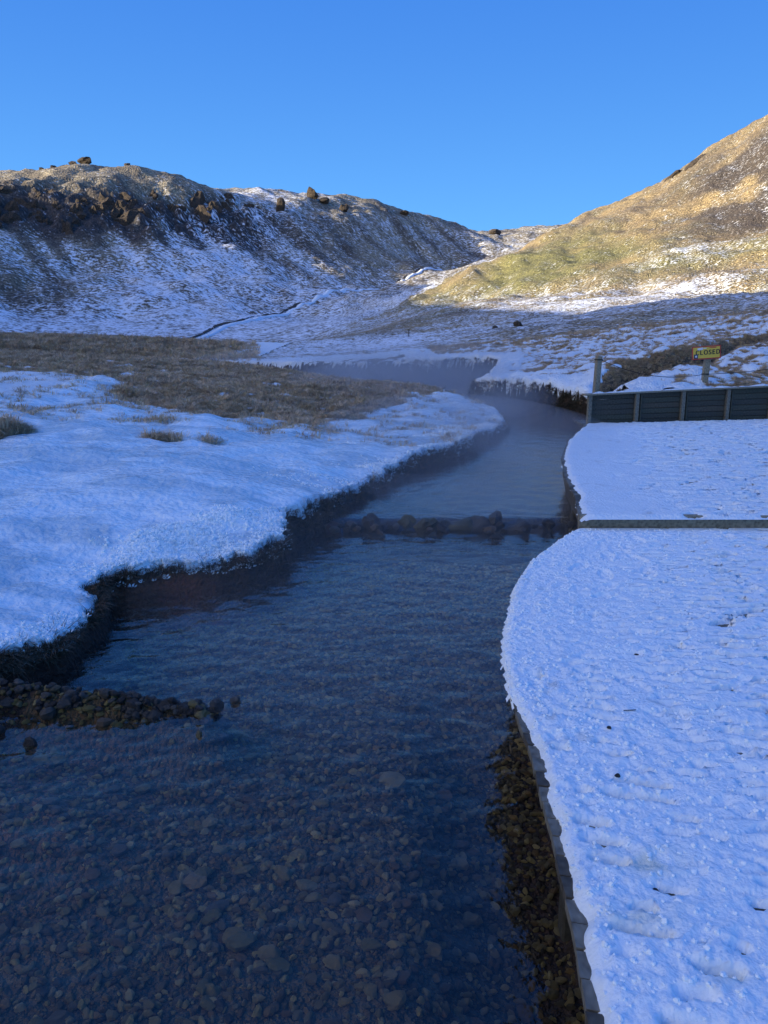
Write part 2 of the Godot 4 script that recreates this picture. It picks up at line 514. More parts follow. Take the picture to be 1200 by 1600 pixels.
# ------------------------------------------------------------------ shapes
func rock_mesh(sd: int, detail: int, cuts: int, rough: float, squash := Vector3.ONE) -> ArrayMesh:
	# a lump cut by random planes, so that it has faces and edges like broken stone
	var r := RandomNumberGenerator.new()
	r.seed = sd
	var planes := []
	for i in cuts:
		var d := Vector3(r.randfn(), r.randfn(), r.randfn()).normalized()
		planes.append([d, r.randf_range(0.5, 0.86)])
	var nz := noise(sd + 500, 1.3, 3)
	var s := SphereMesh.new()
	s.radius = 1.0
	s.height = 2.0
	s.radial_segments = detail
	s.rings = detail / 2
	var a := s.get_mesh_arrays()
	var v: PackedVector3Array = a[Mesh.ARRAY_VERTEX]
	for i in v.size():
		var p := v[i].normalized()
		var f := 1.0
		for pl in planes:
			var c: float = p.dot(pl[0])
			if c > 0.05: f = minf(f, pl[1] / c)
		v[i] = p * (f + rough * nz.get_noise_3dv(p)) * squash
	var st := SurfaceTool.new()
	st.begin(Mesh.PRIMITIVE_TRIANGLES)
	st.set_smooth_group(-1 if detail < 14 else 0)
	var idx: PackedInt32Array = a[Mesh.ARRAY_INDEX]
	for i in idx: st.add_vertex(v[i])
	st.index()
	st.generate_normals()
	return st.commit()

func box_mesh(size: Vector3, bevel := 0.006) -> ArrayMesh:
	# a board with its long edges taken off
	var hx := size.x / 2.0; var hy := size.y / 2.0; var hz := size.z / 2.0
	var b := minf(bevel, minf(hy, hz) * 0.6)
	var ring := [Vector2(-hy + b, -hz), Vector2(hy - b, -hz), Vector2(hy, -hz + b), Vector2(hy, hz - b), Vector2(hy - b, hz), Vector2(-hy + b, hz), Vector2(-hy, hz - b), Vector2(-hy, -hz + b)]
	var st := SurfaceTool.new()
	st.begin(Mesh.PRIMITIVE_TRIANGLES)
	st.set_smooth_group(-1)
	for i in 8:
		var p: Vector2 = ring[i]
		var q: Vector2 = ring[(i + 1) % 8]
		var a := Vector3(-hx, p.x, p.y); var bb := Vector3(hx, p.x, p.y); var c := Vector3(hx, q.x, q.y); var d := Vector3(-hx, q.x, q.y)
		for t in [a, bb, c, a, c, d]: st.add_vertex(t)
	for i in range(1, 7):
		for t in [ring[0], ring[i], ring[i + 1]]: st.add_vertex(Vector3(-hx, t.x, t.y))
		for t in [ring[0], ring[i + 1], ring[i]]: st.add_vertex(Vector3(hx, t.x, t.y))
	st.generate_normals()
	return st.commit()

func tuft_mesh(sd: int, blades: int, tall: float, spread: float, droop: float, width: float) -> ArrayMesh:
	var r := RandomNumberGenerator.new()
	r.seed = sd
	var st := SurfaceTool.new()
	st.begin(Mesh.PRIMITIVE_TRIANGLES)
	st.set_smooth_group(-1)
	for i in blades:
		var a := r.randf() * TAU
		var root := Vector3(cos(a), 0, sin(a)) * spread * sqrt(r.randf()) * 0.6
		var b := a + r.randfn() * 0.9
		var out := Vector3(cos(b), 0, sin(b))
		var side := Vector3(-out.z, 0, out.x) * width * r.randf_range(0.6, 1.3)
		var hh := tall * r.randf_range(0.5, 1.1)
		var lean := droop * r.randf_range(0.3, 1.2)
		var mid := root + Vector3.UP * hh * 0.65 + out * lean * hh * 0.45
		var tip := root + Vector3.UP * hh * (1.0 - 0.35 * lean) + out * lean * hh * 1.25
		var g := r.randf_range(0.65, 1.25)
		st.set_color(Color(g, g * r.randf_range(0.94, 1.02), g * r.randf_range(0.85, 1.05)))
		for t in [root - side, root + side, mid + side * 0.8, root - side, mid + side * 0.8, mid - side * 0.8, mid - side * 0.8, mid + side * 0.8, tip]: st.add_vertex(t)
	st.generate_normals()
	return st.commit()

func lump_mesh(sd: int) -> ArrayMesh:
	return rock_mesh(sd, 7, 5, 0.3)

func frost_mesh(sd: int) -> ArrayMesh:
	# a sprig of feathery hoar frost
	var r := RandomNumberGenerator.new()
	r.seed = sd
	var st := SurfaceTool.new()
	st.begin(Mesh.PRIMITIVE_TRIANGLES)
	st.set_smooth_group(-1)
	for i in 9:
		var a := r.randf() * TAU
		var el := r.randf_range(0.25, 1.3)
		var d := Vector3(cos(a) * cos(el), sin(el), sin(a) * cos(el))
		var s := d.cross(Vector3(r.randfn(), r.randfn(), r.randfn())).normalized()
		var l := r.randf_range(0.6, 1.2)
		var w := r.randf_range(0.14, 0.26)
		var o := Vector3(r.randfn(), 0, r.randfn()) * 0.3
		var u := d.cross(s) * w * 0.35
		var p0 := o; var p1 := o + d * l * 0.6 + s * w; var p2 := o + d * l; var p3 := o + d * l * 0.6 - s * w
		var top := o + d * l * 0.55 + u
		for t in [p0, p1, top, p1, p2, top, p2, p3, top, p3, p0, top, p0, p3, p1, p1, p3, p2]: st.add_vertex(t)
	st.generate_normals()
	return st.commit()

func scatter(called: String, mesh: Mesh, m: Material, where: Array, tints: Array, label: String, category: String) -> MultiMeshInstance3D:
	var mm := MultiMesh.new()
	mm.transform_format = MultiMesh.TRANSFORM_3D
	mm.use_colors = tints.size() > 0
	mm.mesh = mesh
	mm.instance_count = where.size()
	for i in where.size():
		mm.set_instance_transform(i, where[i])
		if tints.size(): mm.set_instance_color(i, tints[i])
	var o := MultiMeshInstance3D.new()
	o.multimesh = mm
	o.material_override = m
	o.name = numbered(called)
	add_child(o, true)
	return tag(o, label, category, "", "stuff")

func spun(at: Vector3, size: Vector3, tilt := 0.25) -> Transform3D:
	var b := Basis(Vector3.UP, rng.randf() * TAU) * Basis(Vector3.RIGHT, rng.randfn() * tilt)
	return Transform3D(b.scaled_local(size), at)

# ------------------------------------------------------------------ materials
func make_materials() -> void:
	var grit := noise_tex(21, 0.03, 512, 5)
	var lumps := noise_tex(22, 0.02, 512, 5)
	M.lumps = lumps
	var m := mat("snow", lin(0.885, 0.945, 0.955), 0.75)
	m.vertex_color_use_as_albedo = true
	bump(tri(m, 1.6), lumps, 5.0)
	m = mat("deck_snow", lin(0.885, 0.945, 0.955), 0.7)
	m.vertex_color_use_as_albedo = true
	bump(tri(m, 4.0), lumps, 0.5)
	m = mat("deck_snow_far", lin(0.885, 0.945, 0.955), 0.7)
	m.vertex_color_use_as_albedo = true
	bump(tri(m, 3.0), lumps, 1.2)
	m = mat("ice", lin(0.86, 0.935, 0.955), 0.34)
	m.vertex_color_use_as_albedo = true
	m.roughness_texture = noise_tex(25, 0.012, 256, 3)
	bump(tri(m, 1.1), noise_tex(26, 0.016, 512, 5), 2.2)
	m = mat("frost", lin(0.885, 0.945, 0.955), 0.7)
	m = mat("soil", Color.WHITE, 0.95)
	m.vertex_color_use_as_albedo = true
	m.albedo_texture = ramp_tex(23, 0.03, [Color(0.55, 0.53, 0.5), Color(0.82, 0.8, 0.78), Color(1, 0.98, 0.95)])
	bump(tri(m, 1.4), grit, 6.0)
	m = mat("bed", Color.WHITE, 0.8)
	m.vertex_color_use_as_albedo = true
	m.albedo_texture = ramp_tex(24, 0.05, [Color(0.5, 0.5, 0.48), Color(0.75, 0.74, 0.7), Color(1, 0.98, 0.93)])
	bump(tri(m, 3.0), grit, 3.0)
	m = mat("grass", lin(0.72, 0.56, 0.39), 0.85)
	m.vertex_color_use_as_albedo = true
	m.backlight_enabled = true
	m.backlight = Color(0.25, 0.22, 0.15)
	m = mat("moss", lin(0.07, 0.06, 0.032), 0.9)
	m.vertex_color_use_as_albedo = true
	m = mat("stone", Color.WHITE, 0.7)
	m.vertex_color_use_as_albedo = true
	m.albedo_texture = ramp_tex(27, 0.04, [Color(0.5, 0.5, 0.52), Color(0.8, 0.79, 0.77), Color(1, 0.98, 0.94)])
	bump(tri(m, 4.0, false), grit, 1.2)
	for q in [["stone_black", 0.04, 0.038, 0.036], ["stone_moss", 0.14, 0.13, 0.06], ["stone_slate", 0.13, 0.125, 0.115], ["stone_dark", 0.08, 0.075, 0.068], ["stone_grey", 0.20, 0.18, 0.15], ["stone_brown", 0.23, 0.165, 0.10], ["stone_olive", 0.32, 0.27, 0.14], ["stone_red", 0.22, 0.10, 0.07], ["bed_tan", 0.46, 0.34, 0.10], ["bed_olive", 0.30, 0.25, 0.07], ["bed_brown", 0.26, 0.16, 0.055], ["bed_grey", 0.20, 0.165, 0.09], ["bed_pale", 0.50, 0.40, 0.17], ["stone_pale", 0.46, 0.39, 0.24], ["stone_ochre", 0.55, 0.38, 0.16]]:
		m = mat(q[0], lin(q[1], q[2], q[3]), 0.6)
		m.albedo_texture = M.stone.albedo_texture
		bump(tri(m, 4.0, false), grit, 1.0)
	m = mat("crag", lin(0.18, 0.15, 0.12), 0.95)
	m.albedo_texture = ramp_tex(28, 0.02, [Color(0.4, 0.38, 0.36), Color(0.75, 0.7, 0.62), Color(1, 0.93, 0.8)])
	bump(tri(m, 0.25), grit, 60.0)
	# weathered timber: grain drawn along the board's x
	var grain := noise(31, 0.02, 4).get_seamless_image(512, 512)
	grain.resize(512, 32, Image.INTERPOLATE_BILINEAR)
	var long := Image.create(512, 512, false, Image.FORMAT_L8)
	grain.convert(Image.FORMAT_L8)
	grain.rotate_90(CLOCKWISE)
	grain.resize(512, 512, Image.INTERPOLATE_CUBIC)
	long = grain
	long.rotate_90(CLOCKWISE)
	var gt := ImageTexture.create_from_image(long)
	for q in [["timber", 0.24, 0.225, 0.18], ["timber_dark", 0.075, 0.074, 0.06], ["timber_dark_green", 0.085, 0.088, 0.065], ["timber_brown", 0.11, 0.095, 0.07], ["timber_pale", 0.36, 0.33, 0.25]]:
		m = mat(q[0], lin(q[1], q[2], q[3]), 0.8)
		m.albedo_texture = ramp_of(long, [Color(0.62, 0.6, 0.58), Color(0.86, 0.85, 0.83), Color(1, 1, 0.98)]) if not M.has("grain") else M.grain
		M.grain = m.albedo_texture
		bump(tri(m, 2.0, false), gt, 0.4)
	m = mat("water", Color(1, 1, 1, 0.0), 0.02)
	m.transparency = BaseMaterial3D.TRANSPARENCY_ALPHA
	m.metallic_specular = 0.46
	bump(tri(m, 1.3), noise_tex(33, 0.02, 512, 4), 0.22)
	mat("sign_yellow", lin(0.66, 0.49, 0.06), 0.55)
	mat("sign_red", lin(0.45, 0.05, 0.03), 0.5)
	mat("sign_black", lin(0.012, 0.012, 0.013), 0.5)
	mat("sign_blue", lin(0.02, 0.045, 0.10), 0.5)
	mat("sign_white", lin(0.62, 0.66, 0.72), 0.5)
	mat("cut", lin(0.09, 0.07, 0.055), 0.95)
	mat("rope", lin(0.03, 0.028, 0.026), 0.9)
	mat("metal", lin(0.09, 0.09, 0.09), 0.5)

func ramp_of(im: Image, colors: Array) -> Texture2D:
	var g := Gradient.new()
	g.offsets = PackedFloat32Array([0.0, 0.5, 1.0])
	g.colors = PackedColorArray(colors)
	var o := Image.create(im.get_width(), im.get_height(), false, Image.FORMAT_RGB8)
	for j in im.get_height():
		for i in im.get_width():
			o.set_pixel(i, j, g.sample(im.get_pixel(i, j).r))
	return ImageTexture.create_from_image(o)

# ------------------------------------------------------------------ the deck
const EDGE := [[0.46, 1.2], [0.47, -0.6], [0.49, -1.53], [0.52, -1.79], [0.55, -2.17], [0.58, -2.8], [0.58, -3.31], [0.64, -3.85], [0.72, -4.23], [0.86, -4.82], [1.08, -5.41], [1.38, -5.95], [1.70, -6.49]]
const EDGE_UP := [[1.68, -6.46], [1.71, -6.6], [1.87, -7.39], [2.02, -8.47], [2.3, -9.9], [2.74, -11.5], [3.1, -12.5], [3.61, -13.8]]

func along(line: Array, z: float) -> float:   # x of an edge line at z (z falls along it)
	if z >= line[0][1]: return line[0][0]
	for i in line.size() - 1:
		if z >= line[i + 1][1]:
			return lerpf(line[i][0], line[i + 1][0], (line[i][1] - z) / (line[i][1] - line[i + 1][1]))
	return line[-1][0]

var n_lump := noise(41, 14.0, 3)
var n_crust := noise(42, 2.2, 3)
var n_spot := noise(43, 7.0, 2)
const PLANK := 0.097
const LEAN := 0.235   # the boards run a little towards the viewer

var prints := []
func print_depth(x: float, z: float) -> float:   # old footprints, half filled
	if prints.is_empty():
		var r := RandomNumberGenerator.new()
		r.seed = 77
		for i in 34:
			var zz := r.randf_range(-6.2, -1.3)
			var xx := along(EDGE, zz) + 0.35 + r.randf() * 2.0
			var an := r.randfn() * 0.5
			prints.append([xx, zz, cos(an), sin(an), r.randf_range(0.006, 0.014)])
	var d := 0.0
	for p in prints:
		var dx: float = x - p[0]
		var dz: float = z - p[1]
		if dx * dx + dz * dz > 0.04: continue
		var u: float = (dx * p[2] + dz * p[3]) / 0.05
		var v: float = (dz * p[2] - dx * p[3]) / 0.13
		var q := u * u + v * v
		d += p[4] * ((1.0 - sstep(0.5, 1.0, q)) - 0.35 * exp(-pow(q - 1.25, 2.0) / 0.12))
	return d

func deck_snow(x: float, z: float) -> float:
	var e := x - along(EDGE, z)
	var near := sstep(-3.6, -2.4, z)
	var bare := near * (0.045 + 0.05 * n_crust.get_noise_2d(x * 0.7, z * 1.1)) + (0.008 + 0.012 * near) * n_spot.get_noise_2d(x, z) + 0.004 * n_lump.get_noise_2d(x, z)
	var crumb := clampf(sstep(0.7, 0.1, e) + sstep(0.05, 0.4, n_crust.get_noise_2d(x * 0.7 + 20.0, z * 0.9)), 0.0, 1.0)
	bare = maxf(bare, 0.04 * near)
	var t := 0.03 + 0.010 * n_crust.get_noise_2d(x, z) + (0.006 + 0.008 * crumb) * n_lump.get_noise_2d(x, z) + (0.002 + 0.005 * crumb) * n_lump.get_noise_2d(x * 2.7, z * 2.7)
	# thin where the boards part
	var u := (z - (x - 0.5) * LEAN) / PLANK
	var gap := absf(u - roundf(u)) * PLANK
	t -= 0.07 * sstep(-4.6, -2.6, z) * exp(-gap * gap / 0.00015) * sstep(0.02, 0.28, n_crust.get_noise_2d(x * 1.6 + 9.0, z * 1.6)) * (1.0 - 0.7 * sstep(0.3, 1.0, e)) * sstep(0.06, 0.14, e)
	t -= 0.06 * sstep(0.18, 0.36, n_spot.get_noise_2d(x * 0.55 + 3.0, z * 2.4)) * sstep(0.2, 1.6, e)
	t -= print_depth(x, z)
	t = lerpf(t, minf(t, 0.012), sstep(-6.22, -6.36, z))
	var edge := e + 0.03 - bare + 0.012 * n_lump.get_noise_2d(x * 0.5, z * 0.5)
	var lip := sstep(0.0, 0.06, edge)
	return 0.45 + lerpf(-0.03, t, sqrt(lip)) 

func deck_snow_up(x: float, z: float) -> float:
	var e := x - along(EDGE_UP, z)
	var t := 0.03 + 0.010 * n_crust.get_noise_2d(x, z) + 0.008 * n_lump.get_noise_2d(x * 0.7, z * 0.7)
	t -= 0.08 * sstep(0.12, 0.36, n_spot.get_noise_2d(x * 0.4, z * 1.5)) * sstep(0.3, 1.8, e + 0.5 * n_crust.get_noise_2d(x * 0.4, z * 0.4))
	t *= sstep(0.0, 0.05, -6.395 - z)
	var k := sstep(0.0, 0.07, e - 0.015 + 0.03 * n_spot.get_noise_2d(x * 0.5, z * 0.5))
	return 0.55 + lerpf(-0.03, t, sqrt(k))

func deck_tint(x: float, z: float, _y: float) -> Color:
	# trodden-in dirt and two old yellowish stains
	var c := Color.WHITE
	var st := bell(x, z, 0.82, -2.08, 0.10, 0.06) * 0.5 + bell(x, z, 0.72, -1.86, 0.11, 0.05) * 0.4 + bell(x, z, 0.86, -1.63, 0.06, 0.03) * 0.3
	c = c.lerp(Color(0.80, 0.72, 0.50), clampf(st * (0.8 + 1.5 * n_spot.get_noise_2d(x, z)), 0.0, 0.6))
	var d := sstep(0.25, 0.6, n_spot.get_noise_2d(x * 0.8 + 31.0, z * 0.8)) * sstep(0.1, 0.5, n_crust.get_noise_2d(x * 0.4, z * 0.4 + 7.0))
	return c.lerp(Color(0.62, 0.6, 0.57), 0.5 * d)

# one board: its left end is sawn along the curved edge
func plank_mesh(z: float, edge: Array, x1: float, lean: float) -> ArrayMesh:
	var w := PLANK * 0.5 - 0.0035
	var limit := -6.40 if lean > 0.0 else -99.0
	var a: Array[Vector2] = []
	for q in [-1, 1]:
		var xe := along(edge, z + q * w) + rng.randf_range(-0.004, 0.004)
		var zz: float = z + q * w
		if zz < limit: # boards past the step beam are cut at it
			xe = maxf(xe, xe + (limit - zz) / maxf(lean, 0.01))
			zz = z + q * w + (xe - along(edge, z + q * w)) * lean
		a.append(Vector2(xe, zz))
	var xb := along(edge, z)
	var st := SurfaceTool.new()
	st.begin(Mesh.PRIMITIVE_TRIANGLES)
	st.set_smooth_group(-1)
	var z0 := z - w + (x1 - xb) * lean
	var z1 := z + w + (x1 - xb) * lean
	var t := 0.016
	var p := [Vector3(a[0].x, t, a[0].y), Vector3(x1, t, z0), Vector3(x1, t, z1), Vector3(a[1].x, t, a[1].y)]
	var b := []
	for v in p: b.append(v - Vector3.UP * 0.032)
	var quads := [[p[0], p[1], p[2], p[3]], [b[3], b[2], b[1], b[0]], [p[3], p[2], b[2], b[3]], [p[1], p[0], b[0], b[1]], [p[0], p[3], b[3], b[0]], [p[2], p[1], b[1], b[2]]]
	for q in quads:
		for v in [q[0], q[1], q[2], q[0], q[2], q[3]]: st.add_vertex(v)
	st.generate_normals()
	return st.commit()

func build_deck() -> void:
	var woods: Array[StandardMaterial3D] = [M.timber, M.timber, M.timber_brown]
	var low := base("boardwalk", Vector3(0.5, 0.0, -3.0))
	tag(low, "weathered plank boardwalk with a curved edge beside the stream, under trodden snow", "boardwalk")
	var i := 0
	var z := 1.1
	while z > -7.2:
		var o := put("plank", plank_mesh(z, EDGE, 4.6, LEAN), woods[rng.randi() % 3], Vector3(0, 0.434 + rng.randf_range(-0.002, 0.002), 0) - low.position, low)
		z -= PLANK
	# bearers and posts under the boards
	for q in [[0.75, -1.0, 4.5], [1.6, -2.4, 7.6], [2.8, -2.6, 7.4], [3.9, -2.6, 7.4]]:
		var o := put("bearer", box_mesh(Vector3(q[2], 0.12, 0.05)), M.timber_dark, Vector3(q[0], 0.355, q[1]) - low.position, low)
		o.rotation.y = PI / 2
	for q in [[0.78, -1.2], [0.85, -3.0], [1.35, -5.2], [1.6, -3.2]]:
		var o := put("post", box_mesh(Vector3(0.95, 0.1, 0.1), 0.01), M.timber_dark, Vector3(q[0], -0.12, q[1]) - low.position, low)
		o.rotation.z = PI / 2
	# upper deck
	var up := base("boardwalk", Vector3(2.5, 0.1, -9.0))
	tag(up, "raised far section of the boardwalk behind the timber step, smoothly snowed over", "boardwalk")
	z = -6.52
	i = 0
	while z > -14.6:
		put("plank", plank_mesh(z, EDGE_UP, 8.6, 0.0), woods[rng.randi() % 3], Vector3(0, 0.534, 0) - up.position, up)
		z -= PLANK
	for k in EDGE_UP.size() - 1:   # the rim board that closes the curved side
		var a := Vector3(EDGE_UP[k][0] + 0.05, 0.42, EDGE_UP[k][1])
		var b := Vector3(EDGE_UP[k + 1][0] + 0.05, 0.42, EDGE_UP[k + 1][1])
		if k == 0: continue
		var o := put("rim_board", box_mesh(Vector3(a.distance_to(b) + 0.02, 0.19, 0.04)), M.timber_brown, (a + b) / 2.0 - up.position, up)
		o.rotation.y = -atan2(b.z - a.z, b.x - a.x)
	for q in [[1.95, -7.0], [2.2, -8.6], [2.6, -10.4], [3.2, -12.2]]:
		var o := put("post", box_mesh(Vector3(0.9, 0.1, 0.1), 0.01), M.timber_dark, Vector3(q[0], 0.0, q[1]) - up.position, up)
		o.rotation.z = PI / 2
	# the step between the two
	var step := put("step_beam", box_mesh(Vector3(7.0, 0.135, 0.06), 0.012), M.timber_pale, Vector3(5.19, 0.503, -6.43))
	step.rotation.y = -0.02
	tag(step, "long weathered timber beam that forms the step up the boardwalk", "beam")
	# snow
	var s := put("deck_snow", sheet(0.40, 3.7, -6.44, -0.9, 0.0125, deck_snow, deck_tint, func(a, b, c, d): return maxf(maxf(a.y, b.y), maxf(c.y, d.y)) > 0.447), M.deck_snow)
	tag(s, "lumpy trodden snow lying on the near boards of the boardwalk", "snow", "", "stuff")
	s = put("deck_snow", sheet(1.66, 8.2, -14.6, -6.39, 0.03, deck_snow_up, deck_tint, func(a, b, c, d): return maxf(maxf(a.y, b.y), maxf(c.y, d.y)) > 0.543 and a.z > -13.82 - (a.x - 3.66) * 0.2146), M.deck_snow_far)
	tag(s, "thin snow with dark flecks on the raised far boards", "snow", "", "stuff")

# ------------------------------------------------------------------ the wall, posts and sign
func build_wall() -> void:
	var a := Vector3(3.66, 0.52, -13.80)
	var b := Vector3(8.6, 0.52, -14.86)
	var dir := (b - a).normalized()
	var turn := -atan2(dir.z, dir.x)
	var w := base("timber_wall", a, turn)
	tag(w, "low dark timber retaining wall of stacked boards at the far end of the boardwalk", "wall")
	var long := a.distance_to(b)
	# the top climbs to the right
	var top := func(x): return 0.545 + 0.028 * x
	var spacing := 0.93
	var n := int(long / spacing)
	var mats: Array[StandardMaterial3D] = [M.timber_dark, M.timber_dark_green, M.timber_dark, M.timber_brown]
	for k in n + 1:
		var x0 := k * spacing
		for r in 6:
			var hgt: float = top.call(x0 + spacing / 2.0) / 6.0
			var o := put("board", box_mesh(Vector3(spacing - 0.004, hgt - 0.004, 0.03), 0.006), mats[rng.randi() % 4], Vector3(x0 + spacing / 2.0 + 0.02, 0.01 + hgt * (r + 0.5), -0.10 + (0.003 if r % 2 == 0 else -0.003) + rng.randf_range(-0.002, 0.002)), w)
			o.rotation.z = atan(0.028) * (r + 0.5) / 6.0
		var th: float = top.call(x0)
		var st := put("post", box_mesh(Vector3(th, 0.075, 0.06), 0.006), M.timber, Vector3(x0 + 0.03, th / 2.0, -0.052), w)
		st.rotation.z = PI / 2
		if k > 0:
			st = put("brace", box_mesh(Vector3(th - 0.02, 0.03, 0.05), 0.004), M.timber_dark_green, Vector3(x0 + 0.115, th / 2.0 - 0.01, -0.062), w)
			st.rotation.z = PI / 2
	var cap := put("cap_board", box_mesh(Vector3(long + 0.1, 0.032, 0.15), 0.008), M.timber_pale, Vector3(long / 2.0 - 0.03, 0.565 + 0.028 * long / 2.0, -0.07), w)
	cap.rotation.z = atan(0.028)
	var kick := put("kick_board", box_mesh(Vector3(long, 0.03, 0.05), 0.008), M.timber, Vector3(long / 2.0, 0.022, -0.045), w)
	var cap_snow := put("snow_on_wall", snow_strip(long, 0.1, 0.018), M.snow, a + Vector3(0, 0.583, 0))
	cap_snow.rotation.y = turn
	cap_snow.rotation.z = atan(0.028)
	tag(cap_snow, "thin line of snow on the cap of the timber wall", "snow", "", "stuff")
	# the post by the stream
	var p := base("wooden_post", Vector3(3.90, 0.95, -14.32))
	tag(p, "plain grey wooden post at the stream end of the timber wall", "post")
	var o := put("shaft", box_mesh(Vector3(0.80, 0.098, 0.098), 0.008), M.timber_pale, Vector3(0, 0.40, 0), p)
	o.rotation.z = PI / 2
	o.rotation.y = 0.2
	o = put("rope_ring", box_mesh(Vector3(0.02, 0.12, 0.12), 0.004), M.rope, Vector3(0.335, 0, 0), o)
	p.rotation.z = -0.03
	# the sign and its post
	var sp := base("sign_post", Vector3(6.24, 0.95, -15.2))
	tag(sp, "grey wooden post that carries the yellow CLOSED sign", "post")
	o = put("shaft", box_mesh(Vector3(0.98, 0.108, 0.095), 0.008), M.timber_pale, Vector3(0, 0.49, 0), sp)
	o.rotation.z = PI / 2
	o = put("rope_ring", box_mesh(Vector3(0.018, 0.115, 0.115), 0.004), M.rope, Vector3(-0.05, 0, 0), o)
	sp.rotation.z = -0.04
	var sg := base("sign", Vector3(6.205, 1.80, -15.12))
	sg.rotation = Vector3(0, -0.12, 0.075)
	tag(sg, "yellow CLOSED sign with a red border, worn and stickered, on a post", "sign")
	var plate := put("plate", box_mesh(Vector3(0.53, 0.25, 0.012), 0.002), M.sign_red, Vector3.ZERO, sg)
	put("face", box_mesh(Vector3(0.488, 0.206, 0.004), 0.001), M.sign_yellow, Vector3(0, 0, 0.0085), plate)
	var t := TextMesh.new()
	t.text = "CLOSED"
	var f := SystemFont.new()
	f.font_names = PackedStringArray(["Droid Sans"])
	f.font_weight = 700
	t.font = f
	t.font_size = 32
	t.pixel_size = 0.0039
	t.depth = 0.003
	put("lettering", t, M.sign_black, Vector3(0.025, 0.004, 0.0125), plate)
	put("sticker", box_mesh(Vector3(0.075, 0.08, 0.003), 0.001), M.sign_blue, Vector3(-0.195, -0.062, 0.016), plate)
	put("sticker", box_mesh(Vector3(0.032, 0.036, 0.002), 0.0005), M.sign_white, Vector3(-0.192, -0.064, 0.019), plate)
	put("sticker", box_mesh(Vector3(0.10, 0.045, 0.002), 0.0005), M.sign_white, Vector3(-0.115, 0.074, 0.0125), plate).rotation.z = 0.15
	put("sticker", box_mesh(Vector3(0.055, 0.016, 0.002), 0.0005), M.sign_white, Vector3(-0.03, 0.082, 0.0125), plate)
	put("ice_stain", rock_mesh(91, 10, 3, 0.2, Vector3(0.09, 0.012, 0.002)), M.sign_red, Vector3(0.12, 0.088, 0.0115), plate)
	# rope from post to post
	rope("rope", Vector3(3.95, 1.685, -14.28), Vector3(6.2, 1.39, -15.12), 0.16, "dark rope sagging between the stream post and the sign post")
	rope("rope", Vector3(6.26, 1.39, -15.12), Vector3(9.2, 1.72, -15.9), 0.07, "dark rope running off from the sign post up the slope")

func snow_strip(long: float, wide: float, thick: float) -> ArrayMesh:
	var st := SurfaceTool.new()
	st.begin(Mesh.PRIMITIVE_TRIANGLES)
	st.set_color(Color.WHITE)
	var n := int(long / 0.04)
	var rows := []
	for i in n:
		var x := i * 0.04
		var t := thick * clampf(0.7 + 1.6 * n_spot.get_noise_2d(x * 0.5, 3.0), -0.2, 2.0)
		rows.append([Vector3(x, -0.004, -0.07 + wide * 0.5), Vector3(x, t, -0.07 + wide * 0.35), Vector3(x, t * 1.1, -0.07 - wide * 0.3), Vector3(x, -0.004, -0.07 - wide * 0.5)])
	for i in n - 1:
		for k in 3:
			var a: Vector3 = rows[i][k]; var b: Vector3 = rows[i + 1][k]; var c: Vector3 = rows[i + 1][k + 1]; var d: Vector3 = rows[i][k + 1]
			for v in [a, c, b, a, d, c]: st.add_vertex(v)
	st.index()
	st.generate_normals()
	return st.commit()

func rope(called: String, a: Vector3, b: Vector3, sag: float, label: String) -> void:
	var st := SurfaceTool.new()
	st.begin(Mesh.PRIMITIVE_TRIANGLES)
	var n := 24
	var side := (b - a).cross(Vector3.UP).normalized()
	var rows := []
	for i in n + 1:
		var t := float(i) / n
		var p := a.lerp(b, t) + Vector3.DOWN * sag * 4.0 * t * (1.0 - t)
		var ring := []
		for k in 5:
			var g := k * TAU / 5.0
			ring.append(p + (side * cos(g) + Vector3.UP * sin(g)) * 0.0055)
		rows.append(ring)
	for i in n:
		for k in 5:
			var q := (k + 1) % 5
			for v in [rows[i][k], rows[i + 1][k], rows[i + 1][q], rows[i][k], rows[i + 1][q], rows[i][q]]: st.add_vertex(v)
	st.index()
	st.generate_normals()
	tag(put(called, st.commit(), M.rope), label, "rope", "ropes between the posts")

# ------------------------------------------------------------------ stones
func stone_kinds() -> Array:
	var r := []
	for i in 9: r.append(rock_mesh(100 + i, 10, 9, 0.12, Vector3(1.0, 0.62, 0.8)))
	return r

